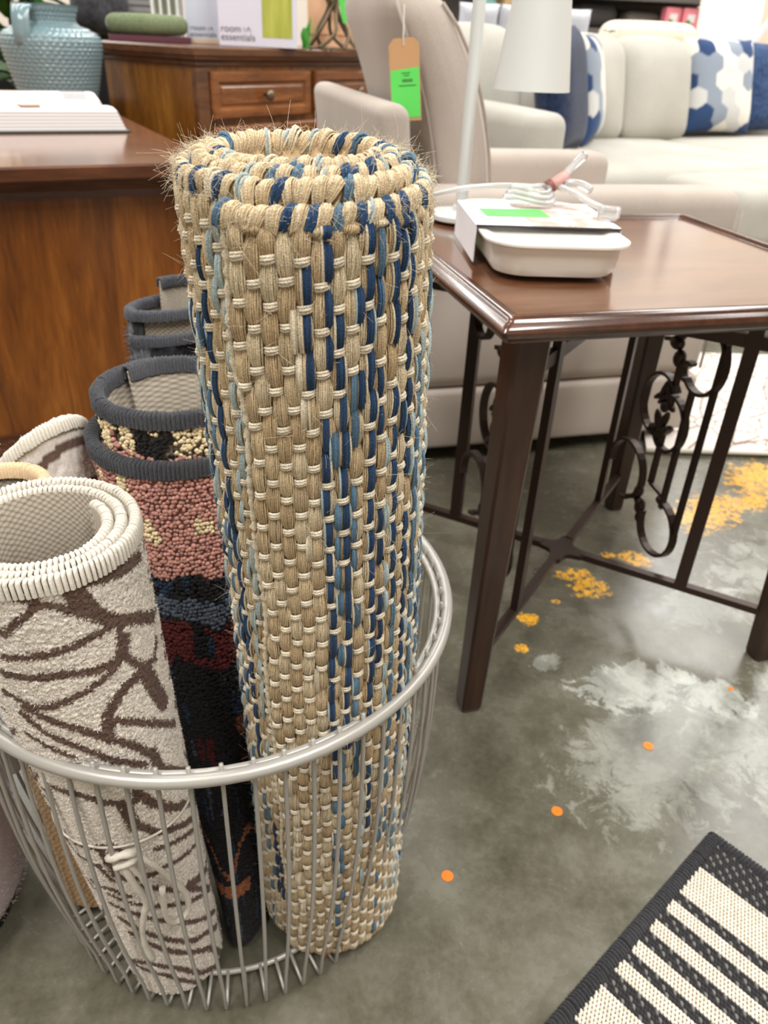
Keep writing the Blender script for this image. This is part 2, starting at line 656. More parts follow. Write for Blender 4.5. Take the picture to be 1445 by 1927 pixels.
# ------------------------------------------------------------------ rolled rugs
class Roll:
    def __init__(self, B, T, rB, rT, pitch, turns, phi0, tele=0.0, bend=(0, 0), squash=None, tilt=(0, 0), rise=None):
        self.B, self.T = np.array(B, float), np.array(T, float)
        self.rB, self.rT, self.pitch, self.turns, self.phi0, self.tele = rB, rT, pitch, turns, phi0, tele
        self.bend, self.squash, self.tilt, self.rise = bend, squash, tilt, rise

    def ztop(self, phi):
        w = (phi - self.phi0) / (2 * pi)
        h = self.rise(w) if self.rise else self.tele * w
        r = self.rT - self.pitch * w
        return self.T[2] + h + r * (self.tilt[0] * np.cos(phi) + self.tilt[1] * np.sin(phi))

    def P(self, phi, z, off=0.0):
        """world position minus root (root = B on the floor plane of the roll)"""
        phi = np.asarray(phi, float)
        z = np.asarray(z, float)
        k = (z - self.B[2]) / (self.T[2] - self.B[2])
        w = (phi - self.phi0) / (2 * pi)
        r = self.rB + (self.rT - self.rB) * k - self.pitch * w + off
        sx = sy = 1.0
        if self.squash:
            sx, sy = self.squash(k)
        bx = self.bend[0] * np.sin(pi * np.clip(k, 0, 1))
        by = self.bend[1] * np.sin(pi * np.clip(k, 0, 1))
        cx = (self.T[0] - self.B[0]) * k + bx
        cy = (self.T[1] - self.B[1]) * k + by
        return np.stack(np.broadcast_arrays(cx + r * np.cos(phi) * sx, cy + r * np.sin(phi) * sy, z - self.B[2]), -1)

    def N(self, phi):
        phi = np.asarray(phi, float)
        return np.stack([np.cos(phi), np.sin(phi), np.zeros_like(phi)], -1)

    def sheet(self, name, m, root, o_out, o_in, per_turn=56, nz_=14, start=0.0, cols=None):
        n = int(per_turn * self.turns) + 1
        ph = self.phi0 + start + np.linspace(0, 2 * pi * self.turns - start, n)
        PH, K = np.meshgrid(ph, np.linspace(0, 1, nz_))
        Z = self.B[2] + K * (self.ztop(PH) - self.B[2])
        A = self.P(PH, Z, o_out).reshape(-1, 3)
        Bv = self.P(PH, Z, o_in).reshape(-1, 3)
        V = np.concatenate([A, Bv])
        N0 = n * nz_
        j, i = np.meshgrid(np.arange(nz_ - 1), np.arange(n - 1), indexing='ij')
        q = (j * n + i).ravel()
        F = [np.stack([q, q + 1, q + n + 1, q + n], -1), np.stack([q, q + n, q + n + 1, q + 1], -1) + N0]
        i = np.arange(n - 1)
        t = (nz_ - 1) * n + i
        F.append(np.stack([t, t + 1, t + 1 + N0, t + N0], -1))
        F.append(np.stack([i, i + N0, i + 1 + N0, i + 1], -1))
        jj = np.arange(nz_ - 1) * n
        F.append(np.stack([jj, jj + n, jj + n + N0, jj + N0], -1))
        e = jj + n - 1
        F.append(np.stack([e, e + N0, e + n + N0, e + n], -1))
        return np_mesh(name, V, np.concatenate(F), m, root, smooth=True)

    def serging(self, name, m, root, pitch, r, th_o, th_i, drop, lift=0.0012, K=7, lean=0.0):
        """small loops of yarn wrapped over the whole top edge"""
        L, ph = 0.0, self.phi0
        phs = []
        while ph < self.phi0 + 2 * pi * self.turns:
            phs.append(ph)
            rr = self.rT - self.pitch * (ph - self.phi0) / (2 * pi)
            ph += pitch / max(rr, 0.01)
        ph = np.array(phs)
        N = len(ph)
        t = np.linspace(0, 1, K)[None, :]
        an = pi * t
        off = th_i + (th_o - th_i) * (0.5 + 0.5 * np.cos(an))
        h = lift * np.sin(an) + np.where(np.abs(t - 0.5) > 0.45, -drop, 0.0) + 0 * ph[:, None]
        h = h + RNG.normal(0, 0.00025, (N, 1))
        PH = ph[:, None] + lean * (t - 0.5) / self.rT
        paths = self.P(PH, self.ztop(PH) + h, off + np.zeros((N, K)))
        nrm = np.zeros_like(paths)
        nrm[..., 2] = np.sin(an) + 0.05
        nrm[..., 0] = np.cos(PH) * np.cos(an)
        nrm[..., 1] = np.sin(PH) * np.cos(an)
        rad = np.full((N, K), r) * RNG.uniform(0.88, 1.1, (N, 1))
        V, F, _ = tubes_np(paths, rad, nrm, 5)
        return np_mesh(name, V, F, m, root, kind='stuff')


def fibres(roll, n, length, width, colfn, phi_rng, z_rng, lean=0.6, off=0.0, up=-0.2):
    ph = RNG.uniform(phi_rng[0], phi_rng[1], n)
    z = RNG.uniform(z_rng[0], z_rng[1], n)
    b = roll.P(ph, z, off)
    nr = roll.N(ph)
    tg = np.stack([-np.sin(ph), np.cos(ph), np.zeros(n)], -1)
    L = length * RNG.uniform(0.6, 1.3, n)[:, None]
    d = nr + tg * RNG.normal(0, lean, n)[:, None] + np.array([0, 0, 1.0]) * RNG.normal(up, lean, n)[:, None]
    d /= np.linalg.norm(d, axis=1, keepdims=True)
    tip = b + d * L
    s = np.cross(d, RNG.normal(0, 1, (n, 3)))
    s /= np.linalg.norm(s, axis=1, keepdims=True)
    V = np.stack([b - s * width, b + s * width, tip], 1).reshape(-1, 3)
    F = np.arange(3 * n).reshape(n, 3)
    C = np.repeat(colfn(ph, z) * RNG.uniform(0.85, 1.12, (n, 1)), 3, axis=0)
    return V, F, C


def pile(roll, name, m, root, colfn, nphi, nz_, disp, z0=None, ztop_drop=0.006, off=0.0, turn0=0.0, turn1=1.0):
    ph = np.linspace(roll.phi0 + 2 * pi * turn0, roll.phi0 + 2 * pi * turn1, nphi)
    PH, K = np.meshgrid(ph, np.linspace(0, 1, nz_))
    zb = roll.B[2] if z0 is None else z0
    Z = zb + K * (roll.ztop(PH) - ztop_drop - zb)
    o = off + disp * (RNG.random(PH.shape) - 0.3)
    V = roll.P(PH, Z, o).reshape(-1, 3)
    j, i = np.meshgrid(np.arange(nz_ - 1), np.arange(nphi - 1), indexing='ij')
    q = (j * nphi + i).ravel()
    F = np.stack([q, q + 1, q + nphi + 1, q + nphi], -1)
    return np_mesh(name, V, F, m, root, cols=colfn(PH.ravel(), Z.ravel()), kind='stuff')


# ---- the natural and blue woven rug
def jute_rug():
    def rise(w):
        return 0.010 * np.clip(w, 0, 1) + 0.004 * np.clip(w - 1, 0, 1) + 0.002 * np.clip(w - 2, 0, 2)
    R = Roll((-0.041, 0.503, 0.0125), (-0.0535, 0.447, 0.7385), 0.0745, 0.0715, 0.0085, 3.3, radians(-114.6), bend=(0.004, 0), tilt=(0.0, 0.05), rise=rise)
    root = thing('jute_rug_roll', 'tall rolled natural jute rug woven with blue and white yarn', 'rug', R.B)
    base = fabric('jute_ground', (176, 146, 108), (206, 180, 140), 900, 0.95, 0.5)
    R.sheet('rug_sheet', base, root, -0.0015, -0.0065, 60, 16)
    tan = np.array([lin(c) for c in ((228, 206, 168), (220, 196, 158), (238, 220, 186), (212, 186, 146))])
    cream = np.array(lin((236, 224, 200)))
    navy, mid, pale = np.array(lin((46, 72, 106))), np.array(lin((98, 130, 154))), np.array(lin((190, 206, 206)))
    oat = np.array(lin((236, 222, 194)))
    NC = 54
    rowh = 0.0117
    # woven colour streaks: angle from the front, from z, to z, yarn, share of the passes
    ST = [(5, .30, .64, navy, .95), (5, .05, .30, mid, .8), (9.5, .30, .63, mid, .75), (13.7, .33, .70, navy, .95), (18, .31, .66, mid, .7), (18, .60, .70, navy, .5),
          (0.5, .655, .73, navy, .8), (9, .65, .73, navy, .9), (9, .05, .3, mid, .4), (22.6, .60, .73, navy, .35), (27, .40, .73, navy, .97), (27, .2, .4, navy, .6), (31.8, .43, .71, navy, .55), (31.8, .66, .73, mid, .6),
          (36, .2, .6, pale, .5), (40.8, .47, .73, navy, .97), (40.8, .2, .47, mid, .85), (45.4, .55, .73, navy, .35), (50, .35, .73, navy, .85), (50, .1, .35, mid, .6), (54.5, .1, .72, pale, .4), (59, .3, .70, mid, .8), (63.7, .05, .7, pale, .6),
          (68, .1, .72, navy, .5), (72.8, .1, .7, mid, .5), (77.3, .05, .7, pale, .8), (82, .1, .7, mid, .35), (36, .03, .25, mid, .4), (54.5, .03, .22, pale, .9), (45.4, .03, .25, pale, .6), (22.6, .03, .28, pale, .5),
          (-35.2, .2, .72, pale, .25), (-39.7, .45, .73, pale, .7), (-44, .3, .73, pale, .55), (-48.8, .05, .45, mid, .3), (-53.4, .3, .72, navy, .97), (-53.4, .02, .3, mid, .7), (-57.9, .38, .70, navy, .55), (-62.5, .2, .72, mid, .6), (-67, .2, .7, pale, .5), (-71.6, .05, .73, navy, .4),
          (-76, .05, .7, pale, .6), (-80.7, .05, .7, mid, .6), (-44, .02, .22, navy, .6), (-39.7, .02, .2, navy, .45), (-21.5, .02, .3, oat, .5), (-3.6, .1, .7, oat, .35), (-8, .3, .7, oat, .2)]
    strands, srad, snrm, scol = [], [], [], []
    st_p, st_r, st_n, st_c = [], [], [], []
    K = 6
    t = np.linspace(0, 1, K)
    bow = np.sin(pi * t) ** 0.7
    dphi = 360.0 / NC
    for k in range(NC):
        b = -30.6 + (k + 0.5) * dphi
        bw = b if b <= 180 else b - 360
        dyed = [s for s in ST if -dphi / 2 <= s[0] - bw < dphi / 2]
        if abs(bw) > 84:      # round the back, where the photo shows nothing
            q = RNG.random()
            col = navy if q < .2 else mid if q < .4 else pale if q < .7 else None
            if col is not None:
                dyed = [(bw + RNG.uniform(-2, 2), RNG.uniform(.02, .2), RNG.uniform(.4, .74), col, .7)]
        phi_c = R.phi0 + 2 * pi * (k + 0.5) / NC
        zt = float(R.ztop(phi_c)) - 0.009
        z = 0.0125 + (k % 2) * rowh + RNG.normal(0, 0.0008) - 2 * rowh
        nrow = int((zt - z) / (2 * rowh)) + 1
        rr = float(R.rT - R.pitch * k / NC)
        for jj in range(nrow):
            z0 = z + 2 * rowh * jj
            z1 = min(z0 + 2 * rowh, zt + 0.004)
            if z1 < 0.018:
                continue
            zlo = max(z0, 0.0128)
            zm = (z0 + z1) / 2
            wob = 0.055 * (nz(zm * 21.0, 0.5, 3) - 0.5) * math.exp(-k / 5.0) * 2 + 0.02 * (nz(zm * 30.0, k * 0.4, 5) - 0.5)
            pc = phi_c + wob
            zz = zlo + (z1 - zlo) * t
            ns = 8
            cc = tan[RNG.integers(4)] * RNG.uniform(.96, 1.03)
            slant = RNG.normal(0, 0.0006)
            for s in range(ns):
                lat = (-1 + 2 * s / (ns - 1)) * 0.0040
                p2 = pc + (lat * (0.72 + 0.28 * bow) + (t - 0.5) * (0.0009 + slant) + RNG.normal(0, .00012, K)) / rr
                off = 0.0003 + 0.0026 * bow - (abs(lat) / 0.004) ** 2 * 0.0012 + RNG.normal(0, .00012)
                strands.append(R.P(p2, zz, off))
                snrm.append(R.N(p2))
                srad.append(0.00062 * (0.8 + 0.35 * bow))
                scol.append(cc * RNG.uniform(0.8, 1.14))
            crossed = True
            for (a, lo, hi, col, pr) in dyed:
                if not (lo <= zm <= hi) or RNG.random() > pr:
                    continue
                if RNG.random() < 0.3:
                    crossed = False
                lat0 = radians(a - bw) * rr + RNG.normal(0, .0004)
                wid = RNG.uniform(.85, 1.15)
                for s in range(3):
                    lat = lat0 + (s - 1) * 0.00105 * wid
                    p2 = pc + (lat + (t - 0.5) * 0.0006) / rr
                    off = 0.0010 + 0.0031 * (bow if crossed else bow * .4 + .6) - (0.0005 if s != 1 else 0)
                    strands.append(R.P(p2, zz, off))
                    snrm.append(R.N(p2))
                    srad.append(0.00105 * wid * (0.7 + 0.4 * bow))
                    scol.append(col * RNG.uniform(0.7, 1.25))
                if col is not pale and RNG.random() < 0.5:
                    p2 = pc + (lat0 + 0.0026 * RNG.choice([-1, 1]) + 0 * t) / rr
                    strands.append(R.P(p2, zz, 0.0012 + 0.0026 * bow))
                    snrm.append(R.N(p2))
                    srad.append(0.0008 * np.ones(K))
                    scol.append((pale if RNG.random() < .4 else oat) * RNG.uniform(.9, 1.1))
            # white weft pass over the column
            if zt - z0 > 0.004 and z0 > 0.016 and crossed:
                for dz in (-0.0014, 0.0, 0.0014):
                    x = (t - 0.5) * 0.0078
                    p2 = pc + x / rr
                    st_p.append(R.P(p2, z0 + dz + (t - 0.5) * 0.0015, 0.0004 + (0.0032 if dz == 0 else 0.0027) * np.sin(pi * t) ** 0.6))
                    st_n.append(R.N(p2))
                    st_r.append(0.00098 * (0.8 + 0.3 * bow))
                    st_c.append(cream * RNG.uniform(0.86, 1.06))
    ym = attr_mat('jute_yarn', 1.0, vary=0.5, bump=1.0, nscale=1500)
    V, F, C = tubes_np(np.array(strands), np.array(srad), np.array(snrm), 4, scol)
    np_mesh('warp_yarn', V, F, ym, root, C, kind='stuff')
    V, F, C = tubes_np(np.array(st_p), np.array(st_r), np.array(st_n), 5, st_c)
    np_mesh('weft_stitches', V, F, ym, root, C, kind='stuff')
    # inner face of the open coil: plain weave seen over the edge
    # loops of yarn bound over the top edge, each its own part
    variants = {}

    def loop_mesh(key, cols, ns, rad, half):
        P_, N_, R_, C_ = [], [], [], []
        tt = np.linspace(0, 1, 9)
        an = pi * tt
        for s in range(ns):
            lat = (-1 + 2 * s / max(1, ns - 1)) * half
            y = 0.0058 * np.cos(an) * (1 - 0.45 * np.abs(np.cos(an)) ** 10)
            zz = 0.0048 * np.sin(an) - 0.0016 * (lat / half) ** 2 - np.abs(np.cos(an)) ** 4 * 0.0065 + RNG.normal(0, .0002)
            x = lat * (0.62 + 0.42 * np.sin(an)) + 0.0062 * (0.5 - tt) + RNG.normal(0, .00015)
            P_.append(np.stack([x, y, zz], -1))
            N_.append(np.stack([0 * an, np.cos(an), np.sin(an) + 0.02], -1))
            R_.append(rad * np.ones(9))
            C_.append(cols[s % len(cols)])
        V, F, C = tubes_np(np.array(P_), np.array(R_), np.array(N_), 5, np.array(C_))
        o = np_mesh('edge_loop', V, F, ym, None, C)
        me = o.data
        bpy.data.objects.remove(o)
        return me
    for q in range(3):
        variants['tan%d' % q] = loop_mesh('t', [tan[(q + i) % 4] * (0.92 + 0.06 * i) for i in range(5)] + [oat], 9, 0.00058, 0.0033)
    variants['navy'] = loop_mesh('n', [navy, navy * 1.3], 4, 0.00105, 0.0017)
    variants['mid'] = loop_mesh('m', [mid, mid * 0.85], 4, 0.0010, 0.0017)
    variants['pale'] = loop_mesh('p', [pale, pale * 0.9, oat], 3, 0.0010, 0.0014)
    variants['cream'] = loop_mesh('c', [cream, oat], 4, 0.0009, 0.0022)
    ph = R.phi0
    end = R.phi0 + 2 * pi * R.turns
    last_dyed = False
    while ph < end:
        rr = R.rT - R.pitch * (ph - R.phi0) / (2 * pi)
        bw = math.degrees(ph) + 84
        turn = (ph - R.phi0) / (2 * pi)
        q = RNG.random()
        front_right = turn < 1 and -6 < bw < 75
        pn, pm, pp = (.5, .1, .06) if front_right else (.14, .10, .14)
        if last_dyed:
            pn, pm, pp = pn * .12, 0.03, 0.05
        key = 'navy' if q < pn else 'mid' if q < pn + pm else 'pale' if q < pn + pm + pp else 'cream' if q < pn + pm + pp + .08 else 'tan%d' % RNG.integers(3)
        last_dyed = key in ('navy', 'mid', 'pale')
        o = bpy.data.objects.new('edge_loop', variants[key])
        COL.objects.link(o)
        o.parent = root
        p = R.P(ph, float(R.ztop(ph)), -0.0028)
        o.location = (p[0], p[1], p[2] - 0.001 + RNG.normal(0, 0.0006))
        o.rotation_euler = (RNG.normal(0, .1), RNG.normal(0, .16), ph - pi / 2 + RNG.normal(0, 0.12))
        w = 0.0074 if key.startswith('tan') else 0.0056 if key == 'cream' else 0.0046
        ph += w / rr
    # corded edge of the outer flap
    zs = np.linspace(0.0125, 0.726, 240)
    wob = 0.055 * (nz(zs * 21.0, 0.5 + 0 * zs, 3) - 0.5) * 2
    pe = R.P(R.phi0 + wob - 0.045, zs, -0.0015 + 0.0006 * np.sin(zs * 900))
    V, F, C = tubes_np(pe[None], (0.0021 + 0.0007 * np.sin(zs * 760) + RNG.normal(0, .0002, 240))[None], R.N(R.phi0 + 0 * zs)[None], 7, [oat * 1.02])
    np_mesh('flap_edge_cord', V, F, ym, root, C)
    # loose fibres standing off the yarn
    n = 15000
    phs = RNG.uniform(R.phi0, R.phi0 + 2 * pi, n)
    zz = np.where(RNG.random(n) < 0.16, R.ztop(phs) + RNG.uniform(-0.012, 0.003, n), RNG.uniform(0.05, 0.73, n))
    top = RNG.random(n) < 0.16
    phs = np.where(top, RNG.uniform(R.phi0, end, n), phs)
    zz = np.where(top, R.ztop(phs) + 0.003, zz)
    p0 = R.P(phs, zz, 0.0015)
    d = R.N(phs) + RNG.normal(0, 0.6, (n, 3)) + np.array([0, 0, 0.25]) * (1 + 1.5 * top[:, None])
    d /= np.linalg.norm(d, axis=1, keepdims=True)
    cv = RNG.normal(0, 1, (n, 3)) * 0.85
    L = np.where(RNG.random(n) < 0.018, RNG.gamma(2.5, 0.0024, n), RNG.gamma(2.0, 0.0011, n))[:, None]
    pts = np.stack([p0 + d * L * s + cv * L * s * s for s in (0, .33, .66, 1)], 1)
    rad = np.full((n, 4), 0.000085) * np.array([1, 1, .9, .6])
    V, F, C = tubes_np(pts, rad, np.broadcast_to(R.N(phs)[:, None, :], pts.shape) + 0.01, 3, np.array([oat * 1.1] * n) * RNG.uniform(.8, 1.15, (n, 1)))
    np_mesh('loose_fibres', V, F, ym, root, C, kind='stuff')
    return R


JUTE = jute_rug()

# ---- cream pile rug with a brown line pattern, in front
LINES = eval("""[(6.5,[(-0.02,0.516),(-0.4,0.521),(-0.68,0.525),(-0.87,0.531)]),(6.7,[(-0.88,0.532),(-0.86,0.516),(-0.76,0.501),(-0.61,0.488),(-0.41,0.481),(0.05,0.461)]),(4.2,[(-1.49,0.531),(-1.34,0.525),(-1.22,0.52),(-1.08,0.515),(-0.93,0.506),(-0.77,0.497),(-0.66,0.487)]),(3.6,[(-1.23,0.532),(-1.24,0.521),(-1.4,0.512),(-1.65,0.498)]),(5.2,[(-0.94,0.532),(-0.96,0.518),(-0.89,0.506)]),(4.4,[(-0.61,0.488),(-0.81,0.485),(-1.04,0.483),(-1.33,0.48),(-1.76,0.477)]),(4.7,[(-0.57,0.483),(-0.6,0.468),(-0.7,0.457),(-0.91,0.457),(-1.25,0.461),(-1.58,0.46),(-1.86,0.461)]),(4.2,[(-0.52,0.471),(-0.6,0.455),(-0.39,0.437),(-0.15,0.432),(-0.03,0.444)]),(4.0,[(-0.69,0.453),(-0.94,0.446),(-1.19,0.44),(-1.53,0.433),(-1.7,0.432),(-1.86,0.439),(-1.99,0.441)]),(6.0,[(-0.4,0.434),(-0.68,0.432),(-0.85,0.424),(-0.98,0.413),(-1.02,0.391)]),(10.1,[(-0.36,0.428),(-0.28,0.407),(-0.16,0.387)]),(4.4,[(-0.96,0.41),(-0.63,0.393),(0.01,0.353)]),(4.7,[(-1.79,0.43),(-1.58,0.421),(-1.32,0.41),(-1.05,0.394),(-0.78,0.375),(-0.58,0.354),(-0.56,0.336)]),(4.3,[(-1.87,0.423),(-1.69,0.407),(-1.34,0.39),(-1.05,0.369),(-0.7,0.349)]),(3.6,[(-1.94,0.401),(-1.72,0.391),(-1.47,0.381)]),(6.2,[(-0.57,0.357),(-0.51,0.332),(0.15,0.285)]),(4.6,[(-1.94,0.341),(-1.59,0.338),(-1.33,0.327),(-1.06,0.318),(-0.92,0.319)]),(5.7,[(-0.93,0.328),(-0.78,0.307),(-0.47,0.282),(0.15,0.25)]),(5.1,[(-1.07,0.316),(-1.06,0.291),(-0.82,0.27),(-0.49,0.256),(0.09,0.233)]),(4.1,[(-1.17,0.319),(-1.13,0.299),(-1.12,0.286)]),(4.2,[(-0.89,0.25),(-0.61,0.243),(-0.09,0.227)]),(3.9,[(-0.86,0.222),(-0.55,0.217),(-0.05,0.205)]),(5.1,[(-1.66,0.27),(-1.62,0.255),(-1.57,0.23),(-1.4,0.222),(-0.93,0.22)]),(4.2,[(-2.07,0.265),(-1.71,0.269),(-1.45,0.273),(-1.38,0.265)]),(6.6,[(-0.54,0.174),(-0.23,0.163),(0.17,0.149)]),(4.0,[(-1.28,0.211),(-0.96,0.193),(-0.49,0.164),(0.08,0.121)]),(3.9,[(-1.84,0.197),(-1.53,0.187),(-1.16,0.174),(-0.75,0.158),(0.01,0.124)]),(4.1,[(-1.9,0.18),(-1.55,0.169),(-1.1,0.147),(-0.65,0.119),(0.1,0.08)]),(4.7,[(-1.85,0.157),(-1.55,0.14),(-1.07,0.11),(-0.67,0.087),(-0.45,0.083),(0.02,0.057)]),(4.8,[(-1.77,0.133),(-1.39,0.108),(-0.99,0.083),(-0.44,0.054),(0.03,0.003)]),(4.9,[(-2.43,0.064),(-1.67,0.079),(-1.22,0.064),(-0.77,0.029),(-0.13,0.003)]),(4.5,[(-2.13,0.068),(-1.43,0.054),(-0.83,0.013),(-0.05,-0.044)]),(3.6,[(-2.1,0.245),(-1.8,0.241),(-1.66,0.221)]),(3.8,[(-2.28,0.207),(-1.74,0.206),(-1.5,0.196)])]""")
CREAM, BROWN = np.array(lin((248, 240, 229))), np.array(lin((112, 90, 80)))


def flower_mask(u, v, sc=9.0, seed=1, lw=0.05):
    """petal line drawing: radiating curved lines around scattered centres; 1 on a line"""
    u, v = np.asarray(u) * sc, np.asarray(v) * sc
    g = np.random.default_rng(seed)
    cs = g.uniform(-8, 12, (150, 2))
    d1 = np.full(u.shape, 9e9)
    d2 = np.full(u.shape, 9e9)
    a1 = np.zeros(u.shape)
    for (cx, cy) in cs:
        dx, dy = u - cx, v - cy
        d = np.hypot(dx, dy)
        closer = d < d1
        d2 = np.where(closer, d1, np.minimum(d2, d))
        a1 = np.where(closer, np.arctan2(dy, dx) + 0.25 * d, a1)
        d1 = np.where(closer, d, d1)
    n = 9
    f = np.abs(((a1 * n / (2 * pi)) % 1) - 0.5) / n * 2 * pi * d1
    return (f < lw) & (d1 > 0.22) | (np.abs(d2 - d1) < lw * 1.3) | (np.abs(d1 - 0.22) < lw * 0.7)


def cream_rug():
    R = Roll((-0.186, 0.428, 0.0125), (-0.218, 0.404, 0.536), 0.047, 0.0655, 0.0088, 2.7, radians(165), tele=-0.001)
    root = thing('pile_rug_roll', 'rolled cream pile rug with brown petal lines and a tied white cord', 'rug', R.B)

    def mask(ph, z):
        # wrap to the traced front side
        p = (ph + pi) % (2 * pi) - pi
        r = R.rB + (R.rT - R.rB) * (z - R.B[2]) / (R.T[2] - R.B[2])
        best = np.full(p.shape, 9.0)
        for w, pts in LINES:
            hw = w / 2000.0 * 1.5
            for (a, b) in zip(pts[:-1], pts[1:]):
                ax, ay = a[0], a[1]
                dx, dy = (b[0] - ax) * r, (b[1] - ay)
                px, py = (p - ax) * r, z - ay
                tt = np.clip((px * dx + py * dy) / (dx * dx + dy * dy + 1e-12), 0, 1)
                d = np.hypot(px - tt * dx, py - tt * dy) / hw
                best = np.minimum(best, d)
        side = (p > 0.15) | (p < -2.15)
        fm = flower_mask(p * 0.06, z, 14.0, 3, 0.04)
        return np.where(side, fm, best < 1.0)

    def colf(ph, z):
        jit = RNG.normal(0, 0.0008, ph.shape)
        m = mask(ph + jit / 0.055, z + RNG.normal(0, 0.0008, ph.shape))
        v = (0.9 + 0.1 * nz(ph * 9, z * 160, 4))[:, None]
        return np.where(m[:, None], BROWN, CREAM * v) * RNG.uniform(.88, 1.1, (len(ph), 1))
    pm = attr_mat('pile_yarn', 0.98, vary=0.3, bump=0.6, nscale=1100)
    back = NT('woven_backing')
    tc = back.n('ShaderNodeTexCoord')
    sx = back.n('ShaderNodeSeparateXYZ')
    back.l(tc.outputs['Object'], sx.inputs[0])
    an = back.math('MULTIPLY', back.math('ARCTAN2', sx.outputs[1], sx.outputs[0]), 0.06)
    cb = back.n('ShaderNodeCombineXYZ')
    back.l(back.math('ADD', an, sx.outputs[2]), cb.inputs[0])
    back.l(back.math('SUBTRACT', an, sx.outputs[2]), cb.inputs[1])
    vr = back.n('ShaderNodeTexVoronoi', voronoi_dimensions='2D')
    vr.inputs['Scale'].default_value = 210
    vr.inputs['Randomness'].default_value = 0.12
    back.l(cb.outputs[0], vr.inputs['Vector'])
    col = back.ramp(vr.outputs['Distance'], [(0.2, lin((154, 145, 131))), (0.7, lin((98, 90, 78)))])
    back.bump(vr.outputs['Distance'], -0.5, 0.001)
    MATS['backing'] = back.set(col, 0.9, 0, 0.2)
    R.sheet('backing', MATS['backing'], root, -0.0025, -0.0055, 60, 8)
    pile(R, 'pile', pm, root, colf, 330, 460, 0.0019)
    V, F, C = fibres(R, 52000, 0.0022, 0.00028, colf, (R.phi0, R.phi0 + 2 * pi), (0.014, 0.528))
    np_mesh('pile_tufts', V, F, pm, root, C, smooth=False, kind='stuff')
    white = fabric('white_serging', (196, 190, 177), (218, 212, 200), 700)
    R.serging('edge_serging', white, root, 0.0034, 0.0016, 0.0012, -0.0036, 0.0095, 0.0022, lean=0.0022)
    # thin cord round the roll with a tied bow
    ph = np.linspace(0, 2 * pi, 60)
    MB().tube([tuple(p) for p in R.P(R.phi0 + ph, 0.268 + 0.004 * np.sin(ph), 0.0018)], 0.0011, 6, closed=True).build('tie_cord', white, root, True)

    def bow(name, pts, r):
        P_ = [tuple(R.P(a, z, o)) for a, z, o in pts]
        P2 = [Vector(P_[0])]
        for i in range(len(P_) - 1):
            p0, p1, p2, p3 = [Vector(P_[max(0, min(len(P_) - 1, i + d))]) for d in (-1, 0, 1, 2)]
            for s in (0.25, .5, .75, 1.0):
                P2.append(0.5 * ((2 * p1) + (p2 - p0) * s + (2 * p0 - 5 * p1 + 4 * p2 - p3) * s * s + (3 * p1 - p0 - 3 * p2 + p3) * s ** 3))
        MB().tube(P2, [r * (0.85 + 0.3 * random.random()) for _ in P2], 7).build(name, white, root, True)
    bow('cord_knot', [(-1.46, .272, .002), (-1.38, .278, .006), (-1.22, .281, .007), (-1.12, .275, .005), (-1.24, .270, .008), (-1.40, .266, .006)], 0.0032)
    bow('cord_loop', [(-1.14, .274, .006), (-0.98, .250, .007), (-0.86, .220, .006), (-0.74, .190, .005), (-0.78, .166, .005), (-0.98, .163, .006), (-1.06, .180, .007), (-1.00, .222, .008)], 0.0027)
    bow('cord_tail', [(-1.32, .270, .006), (-1.28, .240, .006), (-1.22, .210, .005), (-1.30, .190, .005), (-1.40, .165, .005), (-1.44, .140, .005), (-1.42, .112, .004)], 0.0030)
    bow('cord_tail', [(-1.27, .270, .006), (-1.16, .240, .006), (-1.14, .212, .005), (-1.20, .195, .004)], 0.0024)
    return R


CREAMR = cream_rug()


